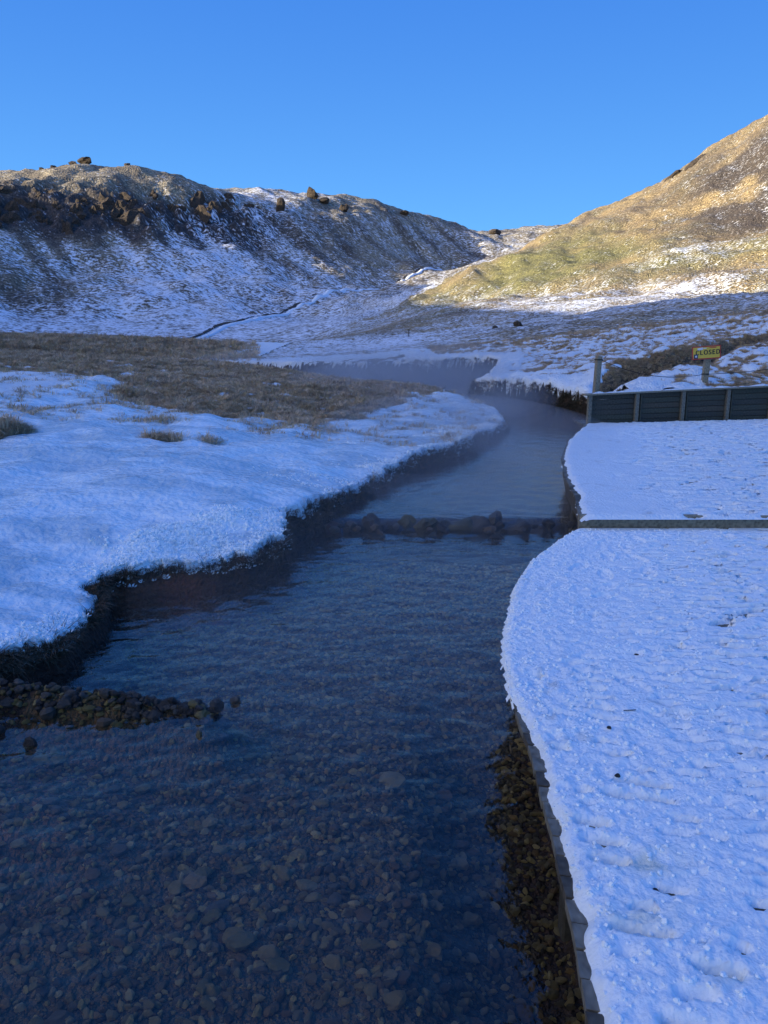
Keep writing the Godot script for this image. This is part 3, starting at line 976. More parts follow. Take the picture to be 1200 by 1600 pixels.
func build_stones() -> void:
	var kinds := stone_kinds()
	var dark := ["stone_dark", "stone_dark", "stone_black", "stone_slate", "stone_slate", "stone_grey"]
	# the gravel bar that runs out from the left bank
	var label := "dark wet stone heaped in the gravel bar beside the left bank"
	for i in 270:
		var t := pow(rng.randf(), 0.9)
		var x := -2.32 + 1.42 * t
		var wide := lerpf(0.17, 0.09, t)
		var z := lerpf(-4.16, -4.0, t) + rng.randf_range(-1, 1) * wide
		var r := rng.randf_range(0.018, 0.042) * (1.35 if i < 40 else 1.0)
		var o := put("bar_stone", kinds[rng.randi() % 9], M[dark[rng.randi() % 6]], Vector3(x, bed_h(x, z) + r * 0.2 + rng.randf() * 0.02, z))
		o.scale = Vector3(r, r, r) * Vector3(rng.randf_range(0.8, 1.25), rng.randf_range(0.8, 1.3), 1)
		o.rotation = Vector3(rng.randf_range(-0.4, 0.4), rng.randf() * TAU, rng.randf_range(-0.4, 0.4))
		tag(o, label, "stone", "stones of the gravel bar")
	# stones that stand alone around it
	for q in [[-1.52, -3.84, 0.055, "stone_brown", "rounded brown stone half sunk in front of the gravel bar"], [-1.88, -3.93, 0.06, "stone_grey", "square grey stone at the front of the gravel bar near the bank"],
		[-2.22, -4.12, 0.06, "stone_grey", "pale flat stone at the bank end of the gravel bar"], [-1.83, -3.62, 0.05, "stone_dark", "dark stone breaking the water by itself below the gravel bar"],
		[-2.05, -3.75, 0.045, "stone_dark", "dark stone at the left edge of the water below the gravel bar"], [-1.92, -3.38, 0.035, "stone_dark", "small dark stone alone in the shallows, lowest of those breaking the water"],
		[-0.95, -4.02, 0.062, "stone_dark", "tall dark stone at the midstream tip of the gravel bar"], [-0.98, -3.72, 0.032, "stone_olive", "small mossy stone awash just off the gravel bar tip"],
		[-0.86, -4.1, 0.04, "stone_grey", "last grey stone of the gravel bar, washed by the current"]]:
		var o := put("stone", kinds[rng.randi() % 9], M[q[3]], Vector3(q[0], maxf(0.0, bed_h(q[0], q[1])) + q[2] * 0.25, q[1]))
		o.scale = Vector3.ONE * q[2] * Vector3(1.1, 1.2, 1.0)
		o.rotation.y = rng.randf() * TAU
		tag(o, q[4], "stone")
	# the stream bed
	var tones := [Color(0.52, 0.40, 0.12), Color(0.38, 0.30, 0.11), Color(0.16, 0.13, 0.06), Color(0.60, 0.45, 0.15), Color(0.44, 0.27, 0.08), Color(0.62, 0.50, 0.22)]
	for k in 4:
		var where := []
		var tints := []
		while where.size() < 7000:
			var z := -0.9 - pow(rng.randf(), 0.8) * 7.0
			var x := rng.randf_range(-2.9, 2.0)
			if shore(x, z) > -0.02: continue
			var r := 0.009 + 0.026 * pow(rng.randf(), 1.6)
			where.append(spun(Vector3(x, bed_h(x, z) + r * 0.15, z), Vector3(r, r * 0.8, r * 0.85)))
			tints.append(tones[rng.randi() % 6] * pow(rng.randf_range(0.5, 1.3), 1.3))
		scatter("bed_pebbles", kinds[k * 2], M.stone, where, tints, "small olive and grey pebbles covering the stream bed", "pebbles")
	var bedm := ["bed_olive", "bed_tan", "bed_brown", "bed_grey", "bed_tan", "bed_pale"]
	for i in 280:
		var z := -1.2 - rng.randf() * 2.9
		var x := rng.randf_range(-2.3, 0.6)
		if shore(x, z) > -0.1: continue
		var r := rng.randf_range(0.028, 0.058)
		var o := put("bed_stone", kinds[rng.randi() % 9], M[bedm[rng.randi() % 6]], Vector3(x, bed_h(x, z) + r * 0.2, z))
		o.scale = Vector3(r * rng.randf_range(0.9, 1.3), r * 0.75, r)
		o.rotation.y = rng.randf() * TAU
		tag(o, "fist-sized stone seen through the water on the stream bed", "stone", "stones on the stream bed")
	for q in [[-0.84, -2.95, 0.062, "stone_ochre", "rounded tan stone on the stream bed, brightest under the water"], [0.03, -3.75, 0.085, "bed_pale", "large flat pale stone on the bed in midstream"],
		[-0.58, -2.6, 0.07, "bed_olive", "long olive stone lying on the bed near the tan one"], [-0.45, -2.55, 0.055, "bed_pale", "pale angular stone on the bed beside the long olive one"],
		[-1.75, -3.0, 0.06, "stone_dark", "dark slab in the shallows at the left, rippling the water"]]:
		var o := put("bed_stone", kinds[rng.randi() % 9], M[q[3]], Vector3(q[0], bed_h(q[0], q[1]) + q[2] * 0.3, q[1]))
		o.scale = Vector3(q[2] * 1.15, q[2] * 0.8, q[2])
		tag(o, q[4], "stone")
	# the weir: rough stones on the left, flat blocks on the right
	# x, height of the top, half width, stone, label
	var wl := [[-0.80, 0.15, 0.16, "stone_red", "reddish stone at the left bank end of the weir"], [-0.56, 0.14, 0.17, "stone_red", "red-brown low stone second from the left bank in the weir"],
		[-0.34, 0.15, 0.14, "stone_slate", "grey stone in the weir between the red stones and the dark knob"], [-0.15, 0.21, 0.15, "stone_dark", "dark rounded knob of rock standing up in the weir"],
		[0.06, 0.16, 0.13, "stone_dark", "small dark stone just right of the dark knob in the weir"], [0.25, 0.18, 0.17, "stone_moss", "mossy olive stone in the left half of the weir"],
		[0.46, 0.19, 0.16, "stone_moss", "humped mossy stone in the middle of the weir"], [0.66, 0.16, 0.12, "stone_slate", "smaller grey stone right of the humped one in the weir"],
		[1.22, 0.22, 0.13, "stone_slate", "pointed grey stone, tallest in the right half of the weir"], [1.72, 0.09, 0.17, "stone_slate", "grey stone under the small spill of the weir"],
		[1.95, 0.10, 0.16, "stone_dark", "dark stone of the weir close by the boardwalk"], [2.15, 0.12, 0.16, "stone_dark", "last dark stone of the weir, against the boardwalk"]]
	for q in wl:
		var top: float = q[1]
		var o := put("weir_stone", rock_mesh(200 + int(q[0] * 50.0), 13, 14, 0.30, Vector3(1.15, 1, 0.9)), M[q[3]], Vector3(q[0], top - 0.15, -8.27 + rng.randf_range(-0.06, 0.06)))
		o.scale = Vector3(q[2] * 0.8, 0.125, rng.randf_range(0.15, 0.2))
		o.rotation = Vector3(rng.randf_range(-0.3, 0.3), rng.randf_range(-0.8, 0.8), rng.randf_range(-0.25, 0.25))
		tag(o, q[4], "stone", "stones of the weir")
	for i in 48:
		var x := rng.randf_range(-0.9, 2.2)
		var r := rng.randf_range(0.045, 0.095)
		var o := put("wedge_stone", kinds[rng.randi() % 9], M[["stone_dark", "stone_slate", "stone_black", "stone_brown"][rng.randi() % 4]], Vector3(x, rng.randf_range(0.0, 0.07), -8.2 + rng.randf_range(-0.12, 0.14)))
		o.scale = Vector3(r * 1.1, r, r)
		o.rotation = Vector3(rng.randf_range(-0.5, 0.5), rng.randf() * TAU, rng.randf_range(-0.5, 0.5))
		tag(o, "small angular stone wedged among the larger weir stones", "stone", "small stones of the weir")
	for q in [[0.83, 0.125, "flat mossy block set in the middle of the weir"], [1.03, 0.13, "flat grey block left of the pointed weir stone"], [1.46, 0.12, "flat grey block right of the pointed weir stone"]]:
		var o := put("weir_block", rock_mesh(int(q[0] * 100.0), 16, 4, 0.16, Vector3(1.15, 1, 0.9)), M.stone_moss if q[0] < 1 else M.stone_slate, Vector3(q[0], q[1] - 0.14, -8.27))
		o.scale = Vector3(0.16, 0.16, 0.17)
		o.rotation.y = rng.randf_range(-0.3, 0.3)
		tag(o, q[2], "stone", "stones of the weir")

# ------------------------------------------------------------------ ground colours
func soil_tint(x: float, z: float, y: float) -> Color:
	var s := shore(x, z)
	var n := n_rough.get_noise_2d(x * 2.0 + 5.0, z * 2.0)
	var land := Color(0.46, 0.37, 0.26).lerp(Color(0.30, 0.24, 0.16), 0.5 + 0.5 * n)
	var moss := Color(0.04, 0.042, 0.016)
	var earth := Color(0.055, 0.036, 0.024).lerp(Color(0.24, 0.09, 0.045), clampf(1.5 * bell(x, z, -1.75, -5.95, 0.45, 0.3) + 0.4 * n, 0.0, 1.0))
	if x > 3.5 and x < 22.0 and z < -15.0 and z > -40.0:
		land = land.lerp(Color(0.035, 0.028, 0.02), exp(-pow(gully(x, z) + 0.1, 2.0) / 0.06) * sstep(4.2, 6.0, x) * (1.0 - sstep(15.0, 21.0, x)))
	if s > 0.6: return land
	if s < -0.3:
		var bedc := Color(0.17, 0.13, 0.06).lerp(Color(0.09, 0.07, 0.035), 0.5 + 0.5 * n)
		return bedc.lerp(Color(0.30, 0.15, 0.07), clampf(0.9 * bell(x, z, -2.0, -3.35, 0.7, 0.6), 0.0, 1.0))
	var c := earth.lerp(moss, clampf(0.6 + 1.2 * n_edge.get_noise_2d(x * 0.6, z * 0.6), 0.0, 1.0) * sstep(0.10, 0.22, y))
	return c.lerp(land, sstep(0.15, 0.6, s)) if s > 0.15 else c

func snow_h(x: float, z: float) -> float:
	return ground_h(x, z) + snow_t(x, z)

func ice_tint(x: float, z: float, _y: float) -> Color:
	# frost-white crust, greyer where clear ice lies over the ground
	var a := n_patch.get_noise_2d(x * 1.6 + 40.0, z * 3.2) + 0.5 * n_rough.get_noise_2d(x * 0.9, z * 2.2 + 9.0)
	var b := n_rough.get_noise_2d(x * 2.2 + 3.0, z * 6.0) + 0.6 * n_fine.get_noise_2d(x, z * 2.0)
	var k := clampf(0.55 * sstep(-0.02, 0.22, a) + 0.30 * sstep(0.05, 0.30, b), 0.0, 0.9)
	return Color.WHITE.lerp(Color(0.52, 0.59, 0.64), k)

func mid_snow_tint(_x: float, _z: float, _y: float) -> Color:
	return Color.WHITE

func water_level(z: float) -> float:
	return 0.105 * sstep(-8.14, -8.34, z)

var n_w1 := noise(61, 2.6, 2)
var n_w2 := noise(62, 7.0, 2)

func water_h(x: float, z: float) -> float:
	var calm := 0.85 if z < -8.4 else 1.0
	return water_level(z) + calm * (0.008 * n_w1.get_noise_2d(x * 0.8, z * 1.4) + 0.0045 * n_w2.get_noise_2d(x * 0.7 + 0.2 * z, z * 1.6))

const RIDGE := [[90, 48], [20, 49], [-10, 49], [-14.5, 45], [-16.5, 40], [-18.5, 35.5], [-20.5, 33], [-24.5, 38], [-30, 37.5], [-48, 37], [-60, 38], [-77, 37.5], [-87, 39.5], [-95, 42], [-101, 44], [-150, 45], [-182, 45.5], [-195, 47], [-210, 46]]
func ridge_h(x: float, z: float) -> float:
	var top := 40.0
	for i in RIDGE.size() - 1:
		if z <= RIDGE[i][0] and z >= RIDGE[i + 1][0]:
			top = lerpf(RIDGE[i][1], RIDGE[i + 1][1], (RIDGE[i][0] - z) / float(RIDGE[i][0] - RIDGE[i + 1][0]))
	var foot := -60.0 if z > -90.0 else -60.0 + (z + 90.0) * 0.55
	var t := clampf((foot - x) / (foot + 130.0), 0.0, 2.0)
	return -3.0 + (top + 3.0) * (sstep(0.0, 1.0, t) if t < 1.0 else 1.0 - 0.3 * (t - 1.0)) + 1.0 * n_rib.get_noise_2d(x, z) * minf(t, 1.0) * (1.0 - sstep(0.7, 1.0, t))

# ------------------------------------------------------------------ the scene
func _ready() -> void:
	rng.seed = 7
	# camera
	var cam := Camera3D.new()
	cam.name = "camera"
	cam.position = Vector3(0, CAM_H, 0)
	cam.rotation_degrees = Vector3(-12.66, 0, 0)
	cam.fov = 67.3
	cam.near = 0.05
	cam.far = 2000.0
	add_child(cam)
	cam.current = true
	# sky, air and exposure
	var env := Environment.new()
	var sky := ProceduralSkyMaterial.new()
	sky.sky_top_color = lin(0.0165, 0.094, 0.39)
	sky.sky_horizon_color = lin(0.125, 0.37, 0.67)
	sky.sky_curve = 0.15
	sky.sun_angle_max = 88.0
	sky.sun_curve = 0.41
	sky.ground_bottom_color = lin(0.25, 0.3, 0.4)
	sky.ground_horizon_color = lin(0.25, 0.3, 0.4)
	env.sky = Sky.new()
	env.sky.sky_material = sky
	env.background_mode = Environment.BG_SKY
	env.tonemap_mode = Environment.TONE_MAPPER_LINEAR
	env.tonemap_exposure = 1.95
	env.volumetric_fog_enabled = true
	env.volumetric_fog_density = 0.0
	env.sdfgi_enabled = true
	env.ssao_enabled = true
	env.ssil_enabled = true
	var we := WorldEnvironment.new()
	we.name = "air"
	we.environment = env
	add_child(we)
	# the low winter sun, ahead on the left behind the ridge
	var sun := DirectionalLight3D.new()
	sun.name = "sun"
	sun.light_color = Color(1.0, 0.955, 0.87)
	sun.light_energy = 1.5
	sun.light_angular_distance = 0.5
	sun.shadow_enabled = true
	add_child(sun)
	var e := deg_to_rad(SUN_UP)
	var a := deg_to_rad(SUN_AHEAD)
	sun.basis = Basis.looking_at(-Vector3(-cos(e) * cos(a), sin(e), -cos(e) * sin(a)))

	make_materials()
	# the lie of the land
	rbf_solve()
	for p in SURVEY:
		sx.append(p[0]); sz.append(p[2])
	near_grid.resize(NW * NH)
	for j in NH:
		for i in NW: near_grid[j * NW + i] = rbf_at(NX0 + i, NZ0 + j)
	far_grid.resize(FW * FH)
	for j in FH:
		for i in FW: far_grid[j * FW + i] = rbf_at(FX0 + i * FS, FZ0 + j * FS)
	river_build()
	print("survey ", Time.get_ticks_msec())
	build_land()
	print("land ", Time.get_ticks_msec())
	build_hills()
	print("hills ", Time.get_ticks_msec())
	build_water()
	build_deck()
	build_wall()
	print("deck ", Time.get_ticks_msec())
	build_stones()
	build_plants()
	print("plants ", Time.get_ticks_msec())
	build_far_things()
	build_mist()
	print("done ", Time.get_ticks_msec())

func build_land() -> void:
	var g := put("ground_near", sheet(-7.0, 9.0, -20.0, 1.0, 0.04, ground_h, soil_tint), M.soil)
	tag(g, "dark earth of the stream banks and the stony stream bed", "ground", "", "structure")
	g = put("ground_meadow", sheet(-46.0, 46.0, -44.4, 2.0, 0.2, ground_h, soil_tint, func(p, _q, _r, s): return not (p.x >= -6.801 and s.x <= 8.801 and p.z >= -19.801 and s.z <= 1.001)), M.soil)
	tag(g, "brown earth of the meadow and the lower right slope", "ground", "", "structure")
	g = put("ground_meadow", sheet(-46.0, -8.0, -70.0, -44.0, 0.25, ground_h, soil_tint), M.soil)
	tag(g, "brown earth at the back of the meadow", "ground", "", "structure")
	g = put("ice_sheet", sheet(-7.0, 3.2, -20.0, 0.0, 0.04, snow_h, ice_tint, func(p, q, r, s): return snow_t(p.x, p.z) > -0.06 or snow_t(s.x, s.z) > -0.06), M.ice)
	tag(g, "blue-white sheet of ice and crusted snow glazing the left bank", "ice", "", "stuff")
	var keep := func(p, _q, _r, s): return not (p.x >= -7.001 and s.x <= 3.201 and p.z >= -20.001) and (snow_t(p.x, p.z) > -0.05 or snow_t(s.x, s.z) > -0.05) and minf(snow_t(p.x, p.z), snow_t(s.x, s.z)) > -0.13
	g = put("snow_patches", sheet(-30.0, 3.2, -44.0, -6.0, 0.1, snow_h, mid_snow_tint, keep), M.snow)
	tag(g, "patches of thin snow lying between the dead grass of the left meadow", "snow", "", "stuff")
	g = put("snow_patches", sheet(3.2, 33.2, -44.0, -13.9, 0.1, snow_h, mid_snow_tint, func(p, _q, _r, s): return s.z < wall_z(p.x) - 0.16 and p.z < -13.9 and minf(shore(p.x, p.z), shore(s.x, s.z)) > 0.08 and (snow_t(p.x, p.z) > -0.05 or snow_t(s.x, s.z) > -0.05) and minf(snow_t(p.x, p.z), snow_t(s.x, s.z)) > -0.13), M.snow)
	tag(g, "speckled thin snow on the lower right slope behind the timber wall", "snow", "", "stuff")
	g = put("snow_patches", sheet(-40.0, -8.0, -68.0, -44.0, 0.2, snow_h, mid_snow_tint, keep), M.snow)
	tag(g, "flecks of snow at the back of the left meadow", "snow", "", "stuff")

func build_hills() -> void:
	# right hill
	var w := 1400; var h := 1940; var px := 0.066
	var t := cover_textures(-8.0, -172.04, w, h, px, 71, 0.3, 2)
	var m := mat("right_hill", Color.WHITE, 0.95)
	m.albedo_texture = t[0]
	m.texture_repeat = false
	bump(m, t[1], 40.0)
	var o := put("hill_right", sheet(-8.0, 84.0, -172.0, -44.0, 0.4, ground_h, null, null, Rect2(-8.0, -172.04, w * px, h * px)), m)
	tag(o, "steep right hillside of straw and olive grass, sunlit above a line of shade", "hill", "", "structure")
	# left and middle hills
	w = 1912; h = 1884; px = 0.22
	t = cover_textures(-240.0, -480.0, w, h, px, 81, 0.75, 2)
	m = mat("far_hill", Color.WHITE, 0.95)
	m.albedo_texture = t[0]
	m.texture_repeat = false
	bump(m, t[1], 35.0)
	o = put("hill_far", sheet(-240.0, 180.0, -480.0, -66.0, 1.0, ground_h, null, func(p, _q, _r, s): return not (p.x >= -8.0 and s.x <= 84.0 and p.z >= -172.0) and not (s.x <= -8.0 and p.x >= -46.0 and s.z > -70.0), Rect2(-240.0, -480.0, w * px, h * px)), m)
	tag(o, "snow-streaked dark hillsides round the head of the valley", "hill", "", "structure")
	# the ridge on the left whose shade lies over the valley
	m = mat("ridge", lin(0.30, 0.29, 0.28), 0.95)
	m.albedo_texture = M.soil.albedo_texture
	tri(m, 0.05)
	o = put("hill_left", sheet(-230.0, -58.0, -200.0, 90.0, 2.0, ridge_h), m)
	tag(o, "snowy ridge along the left side of the valley", "hill", "", "structure")

func build_water() -> void:
	var keep := func(p, _q, _r, s): return shore(p.x, p.z) < 0.2 or shore(s.x, s.z) < 0.2
	var o := put("stream_water", sheet(-3.4, 2.7, -8.6, 1.0, 0.03, water_h, null, keep), M.water)
	tag(o, "clear rippled water of the lower stream over a stony bed", "water", "", "structure")
	o = put("stream_water", sheet(-16.0, 5.3, -44.9, -8.6, 0.08, water_h, null, keep), M.water)
	tag(o, "pale smooth water of the pool above the weir", "water", "", "structure")

func build_plants() -> void:
	# dead grass on the left meadow
	var tufts := [tuft_mesh(1, 34, 0.13, 0.12, 1.3, 0.004), tuft_mesh(2, 34, 0.10, 0.14, 1.6, 0.004), tuft_mesh(3, 30, 0.16, 0.11, 1.1, 0.0045)]
	var tones := [Color(1, 1, 1), Color(0.8, 0.78, 0.74), Color(1.15, 1.1, 1.0), Color(0.85, 0.84, 0.66), Color(0.66, 0.60, 0.54)]
	for side in 2:
		for k in 3:
			var where := []
			var tints := []
			var want := 16000 if side == 0 else 11000
			var tries := 0
			while where.size() < want and tries < 90000:
				tries += 1
				var d := 9.0 * pow(7.2, rng.randf())
				var x: float
				if side == 0: x = rng.randf_range(-0.56, 0.16) * d
				else: x = rng.randf_range(0.05, 0.56) * d
				var z := -d
				if side == 0 and (x > 3.2 or d > 63.0 or (d > 34.0 and x > -0.16 * d)): continue
				if side == 1 and (x < 2.6 or d > 46.0 or z > -14.9): continue
				if side == 1 and d < 16.0 and x < 4.0: continue
				if shore(x, z) < 0.12: continue
				var t := snow_t(x, z)
				if t > (0.012 if side == 0 else 0.0) + (0.06 if rng.randf() < 0.10 and side == 0 and d > 12.0 else 0.0): continue
				var s := rng.randf_range(0.7, 1.25) * (1.0 + sstep(20.0, 60.0, d) * 2.0)
				if side == 1: s *= 0.55
				where.append(spun(Vector3(x, ground_h(x, z) - 0.01, z), Vector3(s, s * rng.randf_range(0.7, 1.15), s)))
				tints.append(tones[rng.randi() % 5] * rng.randf_range(0.75, 1.15))
			scatter("meadow_grass" if side == 0 else "slope_grass", tufts[k], M.grass, where, tints, "matted brown dead grass of the left meadow" if side == 0 else "short dead grass tufts through the snow of the right slope", "grass")
	# three tussocks that stand in the ice
	for q in [[-5.85, -10.6, 0.75, 120, "large brown grass tussock at the edge of the ice on the left"], [-3.2, -10.72, 0.16, 16, "small straw tussock poking out of the ice below the meadow"], [-2.95, -10.75, 0.13, 12, "second small straw tussock in the ice, right of the first"], [-2.42, -10.86, 0.22, 14, "long low straw tussock in the ice, rightmost of three"]]:
		var where := []
		var st := SurfaceTool.new()
		for i in q[3]:
			var an := rng.randf() * TAU
			var rr: float = q[2] * sqrt(rng.randf())
			var x: float = q[0] + cos(an) * rr
			var z: float = q[1] + sin(an) * rr * 0.7
			st.append_from(tufts[i % 3], 0, spun(Vector3(x - q[0], ground_h(x, z) - ground_h(q[0], q[1]) - 0.01, z - q[1]), Vector3.ONE * rng.randf_range(0.9, 1.5) * (1.7 if q[2] > 0.5 else 1.0)))
		var o := put("grass_tussock", st.commit(), M.grass, Vector3(q[0], ground_h(q[0], q[1]), q[1]))
		tag(o, q[4], "tussock", "tussocks in the ice")
	# moss and grass hanging over the banks
	var hang := [tuft_mesh(5, 26, 0.045, 0.05, 1.6, 0.0025), tuft_mesh(6, 26, 0.06, 0.045, 2.0, 0.0025)]
	for k in 2:
		var where := []
		var tints := []
		var tries := 0
		while where.size() < 5200 and tries < 200000:
			tries += 1
			var z := -4.2 - 33.0 * pow(rng.randf(), 1.7)
			var x := rng.randf_range(-2.6, 5.2)
			var s := shore(x, z)
			if s < -0.02 or s > 0.17: continue
			if x > along(EDGE, z) + 0.3 and z > -6.5: continue
			if z <= -6.5 and z > -14.0 and x > 2.2 + (-z - 6.5) * 0.2: continue
			var y := ground_h(x, z)
			if y < 0.10 + 0.08 * bell(x, z, -1.6, -6.0, 0.6, 0.4): continue
			var f := rng.randf_range(0.6, 1.2) * (1.0 + 0.5 * sstep(12.0, 30.0, -z))
			where.append(spun(Vector3(x, y - 0.01, z), Vector3(f, f, f), 0.5))
			tints.append([Color(1, 1, 1), Color(1.8, 1.4, 1.5), Color(2.6, 1.9, 2.2), Color(0.7, 0.75, 0.8)][rng.randi() % 4])
		scatter("bank_moss", hang[k], M.moss, where, tints, "dark moss and grass hanging over the stream banks", "moss")
	# hoar frost on the left bank
	var fr := [frost_mesh(1), lump_mesh(2), lump_mesh(3)]
	for k in 3:
		var where := []
		var tries := 0
		while where.size() < 14000 and tries < 260000:
			tries += 1
			var z := -3.2 - 15.0 * pow(rng.randf(), 1.5)
			var x := rng.randf_range(-3.4, 3.0)
			var s := shore(x, z)
			if s < 0.03 or s > 1.5: continue
			if x > 2.4 and z > -14.0: continue
			if x > along(EDGE, z) and z > -14.0 and x > -0.2 + 0.0 and z > -7.0: continue
			var p := n_patch.get_noise_2d(x * 2.4 + 70.0, z * 2.4)
			if p + rng.randfn() * 0.16 < -0.06 + 0.85 * s: continue
			var y := maxf(ground_h(x, z), snow_h(x, z))
			if y < 0.1 or (k > 0 and snow_t(x, z) < 0.0): continue
			var f: float = rng.randf_range(0.012, 0.036) * [1.1, 0.55, 0.7][k] * (1.0 + 0.5 * sstep(9.0, 17.0, -z))
			where.append(spun(Vector3(x, y - f * 0.2, z), Vector3(f, f, f)))
		scatter("hoar_frost", fr[k], M.frost, where, [], "white feathery hoar frost along the left bank", "frost")
	# crumbs of snow on the deck
	var where := []
	while where.size() < 3500:
		var z := -1.2 - 5.2 * rng.randf()
		var e := pow(rng.randf(), 2.2) * 1.4
		var x := along(EDGE, z) + e
		var y := deck_snow(x, z)
		if y < 0.455: continue
		var f := rng.randf_range(0.003, 0.011)
		where.append(spun(Vector3(x, y, z), Vector3(f, f, f)))
	scatter("snow_crumbs", lump_mesh(9), M.frost, where, [], "loose crumbs of snow along the edge of the boardwalk", "snow")

func build_far_things() -> void:
	# crags of the cliff band under the left hilltop
	var crags := []
	for i in 5: crags.append(rock_mesh(300 + i, 13, 16, 0.35, Vector3(1.1, 1.0, 0.8)))
	var line := [[-100, -190], [-92, -194], [-84, -196], [-76, -199], [-70, -204], [-64, -212], [-58, -220], [-52, -226], [-46, -234], [-40, -244]]
	for i in 70:
		var t := rng.randf() * 8.99
		var k := int(t)
		var x := lerpf(line[k][0], line[k + 1][0], t - k) + rng.randfn() * 1.5
		var z := lerpf(line[k][1], line[k + 1][1], t - k) + rng.randfn() * 4.0
		var r := rng.randf_range(1.4, 3.6)
		var o := put("crag", crags[i % 5], M.crag, Vector3(x, ground_h(x, z) - r * 0.6, z))
		o.scale = Vector3(r * rng.randf_range(0.7, 1.3), r * rng.randf_range(0.8, 1.3), r)
		o.rotation.y = rng.randf_range(-0.6, 0.6)
		tag(o, "dark crag in the cliff band below the left hilltop", "crag", "crags of the cliff band")
	# single boulders, x, z, half width, half height
	for q in [[-97, -234, 1.0, 1.1, "small round boulder, leftmost on the left hilltop"], [-93.6, -234, 1.5, 0.9, "low boulder second from the left on the left hilltop"], [-91, -235, 1.6, 0.6, "flat low rock in the middle of the hilltop row"],
		[-88.3, -235, 1.5, 1.0, "rounded rock left of the biggest hilltop boulder"], [-85, -235, 2.6, 1.15, "biggest square boulder at the right end of the hilltop row"], [-74, -238, 1.0, 0.6, "tiny rock alone on the skyline right of the hilltop row"],
		[-24.5, -279, 2.4, 2.6, "dark upright boulder standing on the middle hill's skyline"], [-20.5, -280, 2.6, 1.3, "low dark rock just right of the upright skyline boulder"], [-13.5, -276, 2.4, 2.2, "brown outcrop below the skyline of the middle hill"],
		[-32, -252, 2.3, 2.6, "tall leaning rock fin catching sun on the shaded hillside"], [7.5, -301, 2.0, 1.2, "small knob on the right part of the middle skyline"], [50, -366, 3.6, 1.8, "flat-topped rock where the middle hill drops to the far plateau"],
		[58.5, -153.5, 3.0, 1.0, "dark rock knob on the skyline of the right hill"], [54.6, -155.5, 2.2, 0.9, "lower dark rock beside the knob on the right skyline"], [11.2, -66, 0.5, 0.35, "small dark boulder just below the tip of the sunlit grass"], [9.6, -68.5, 0.35, 0.25, "smaller dark stone at the tip of the sunlit wedge"]]:
		var o := put("boulder", rock_mesh(400 + int(q[0]), 13, 12, 0.22), M.crag, Vector3(q[0], ground_h(q[0], q[1]) + q[3] * 0.45, q[1]))
		o.scale = Vector3(q[2], q[3], q[2] * 0.8)
		if q[0] < -70: o.position.y += 0.4
		if q[0] > 50 and q[1] > -200:
			o.rotation.z = 0.56
			o.position.y -= 0.9
		tag(o, q[4], "boulder")
	# the footpath that climbs across the far hill
	var pts := [[-27, -110], [-26, -128], [-22, -148], [-14, -172], [0, -214], [20, -262]]
	var curve := Curve3D.new()
	for p in pts: curve.add_point(Vector3(p[0], 0, p[1]))
	var st := SurfaceTool.new()
	st.begin(Mesh.PRIMITIVE_TRIANGLES)
	st.set_color(Color.WHITE)
	var rows := []
	var long := curve.get_baked_length()
	var s := 0.0
	while s < long - 1.5:
		var p := curve.sample_baked(s)
		var q := curve.sample_baked(s + 1.0)
		var n := Vector3(-(q.z - p.z), 0, q.x - p.x).normalized()
		var row := []
		for k in [-0.9, -0.4, 0.4, 0.8]:
			var v: Vector3 = p + n * k
			v.y = ground_h(p.x, p.z) + (0.2 if absf(k) < 0.6 else -0.5)
			row.append(v)
		rows.append(row)
		s += 1.5
	for i in rows.size() - 1:
		for k in 3:
			for v in [rows[i][k], rows[i][k + 1], rows[i + 1][k + 1], rows[i][k], rows[i + 1][k + 1], rows[i + 1][k]]: st.add_vertex(v)
	st.index()
	st.generate_normals()
	# the earth bank that the path is cut into, on its uphill side
	var cut := SurfaceTool.new()
	cut.begin(Mesh.PRIMITIVE_TRIANGLES)
	for i in rows.size() - 1:
		var a0: Vector3 = rows[i][0]; var a1: Vector3 = rows[i + 1][0]
		var o0: Vector3 = (rows[i][0] - rows[i][3]).normalized() * 0.4
		var hi := Vector3.UP * (0.85 + 0.25 * n_rib.get_noise_2d(i * 3.0, 4.0))
		for v in [a0, a1, a1 + o0 + hi, a0, a1 + o0 + hi, a0 + o0 + hi]: cut.add_vertex(v)
	cut.generate_normals()
	var fp := base("footpath", Vector3.ZERO)
	put("tread", st.commit(), M.snow, Vector3.ZERO, fp)
	put("cut_bank", cut.commit(), M.cut, Vector3.ZERO, fp)
	tag(fp, "narrow snow-covered footpath climbing across the far hillside", "path", "", "structure")
	# two markers in the valley
	var tp := base("trail_post", Vector3(-13.9, ground_h(-13.9, -104), -104))
	tag(tp, "tiny dark trail marker post with a side board, far up the valley", "post")
	put("shaft", rock_mesh(51, 8, 0, 0.02, Vector3(0.07, 0.55, 0.07)), M.timber_dark, Vector3(0, 0.45, 0), tp)
	put("board", box_mesh(Vector3(0.5, 0.16, 0.03)), M.timber_dark, Vector3(0.22, 0.75, 0.06), tp)
	var st2 := put("stake", box_mesh(Vector3(0.75, 0.07, 0.07), 0.008), M.timber_dark, Vector3(2.2, ground_h(2.2, -70) + 0.3, -70))
	st2.rotation.z = PI / 2
	tag(st2, "thin dark stake standing alone on the lower right slope", "stake")
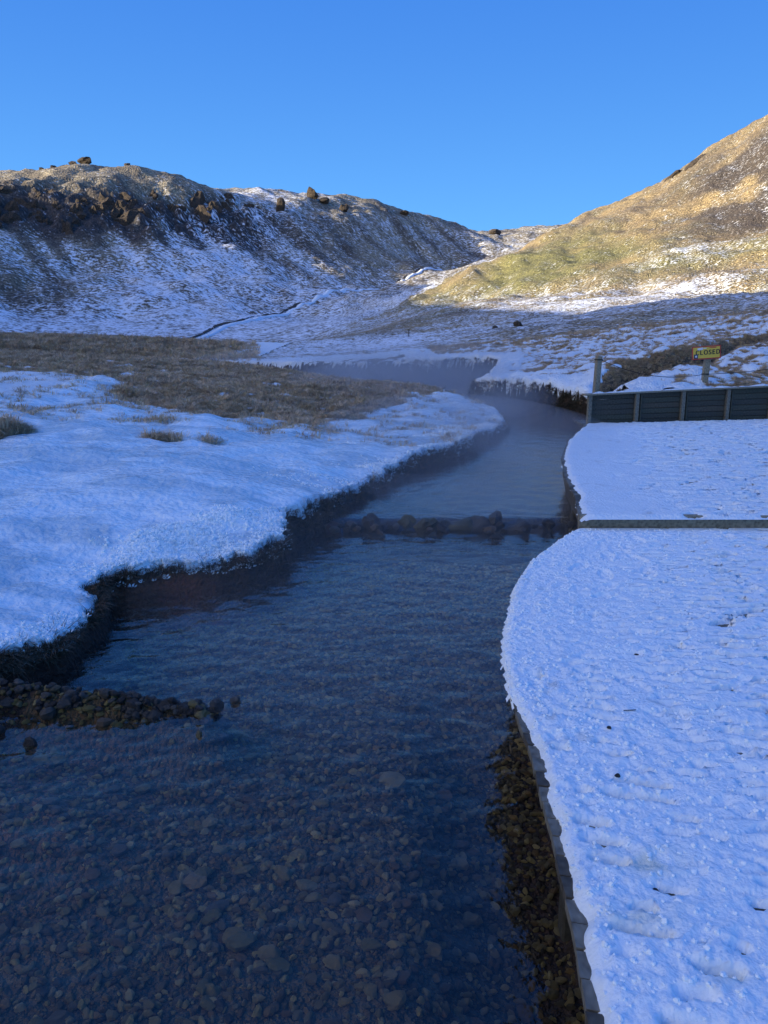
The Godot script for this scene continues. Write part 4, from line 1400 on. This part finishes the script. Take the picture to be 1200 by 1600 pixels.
	# things lying on the deck snow
	for q in [[1.02, -1.66, 0.015, "small dark stone on the snow near the front of the boardwalk"], [1.10, -1.76, 0.012, "second small dark stone on the snow by the right edge of the picture"], [0.80, -1.97, 0.017, "dark clod beside the yellow stain in the snow"],
		[0.86, -2.55, 0.013, "dark crumb on the snow above the bare plank ends"], [1.30, -3.7, 0.016, "brown speck alone in the middle of the near snow"], [0.93, -2.9, 0.012, "thin dark chip lying beside the long crack in the snow"]]:
		var o := put("deck_stone", rock_mesh(600 + int(q[2] * 1000.0), 10, 6, 0.2, Vector3(1, 0.5, 0.8)), M.stone_dark, Vector3(q[0], deck_snow(q[0], q[1]) + 0.003, q[1]))
		o.scale = Vector3.ONE * q[2]
		tag(o, q[3], "stone")
	var tw := put("twig", box_mesh(Vector3(0.055, 0.003, 0.004), 0.001), M.timber_brown, Vector3(1.06, deck_snow(1.06, -3.05) + 0.004, -3.05))
	tw.rotation.y = 0.1
	tag(tw, "short dark twig lying on the snow of the boardwalk", "twig")

func build_mist() -> void:
	for q in [[Vector3(1.2, 0.6, -25), Vector3(9, 1.8, 16), 0.05], [Vector3(2.0, 0.8, -32), Vector3(12, 2.4, 12), 0.05], [Vector3(0.5, 0.8, -31), Vector3(6, 1.6, 8), 0.04], [Vector3(-3.5, 0.8, -39), Vector3(13, 1.8, 9), 0.03], [Vector3(1.4, 0.4, -14), Vector3(5.5, 1.1, 13), 0.075], [Vector3(0.2, 0.2, -6.6), Vector3(4.5, 0.8, 7), 0.05]]:
		wisp(q[0], q[1], q[2], 0.0)
	# torn wisps that drift up and to the left
	for i in 22:
		var z := rng.randf_range(-46.0, -11.0)
		var x := (rng.randf_range(-1.0, 3.5) if z < -20.0 else lerpf(0.5, 3.0, (-z - 11.0) / 9.0) + rng.randf_range(-0.6, 0.8)) + minf(0.0, (z + 28.0) * 0.55)
		wisp(Vector3(x, rng.randf_range(0.35, 1.1), z), Vector3(rng.randf_range(1.2, 3.2), rng.randf_range(0.5, 1.1), rng.randf_range(1.2, 2.4)), rng.randf_range(0.05, 0.13), rng.randf_range(-0.5, 0.2))

func wisp(at: Vector3, size: Vector3, dense: float, tilt: float) -> void:
	var f := FogVolume.new()
	f.shape = RenderingServer.FOG_VOLUME_SHAPE_ELLIPSOID
	f.size = size
	var m := FogMaterial.new()
	m.albedo = Color(0.95, 0.96, 0.98)
	m.density = dense
	f.material = m
	f.name = numbered("steam")
	add_child(f, true)
	f.position = at
	f.rotation.z = tilt
	tag(f, "thin steam drifting over the warm stream", "steam", "", "stuff")
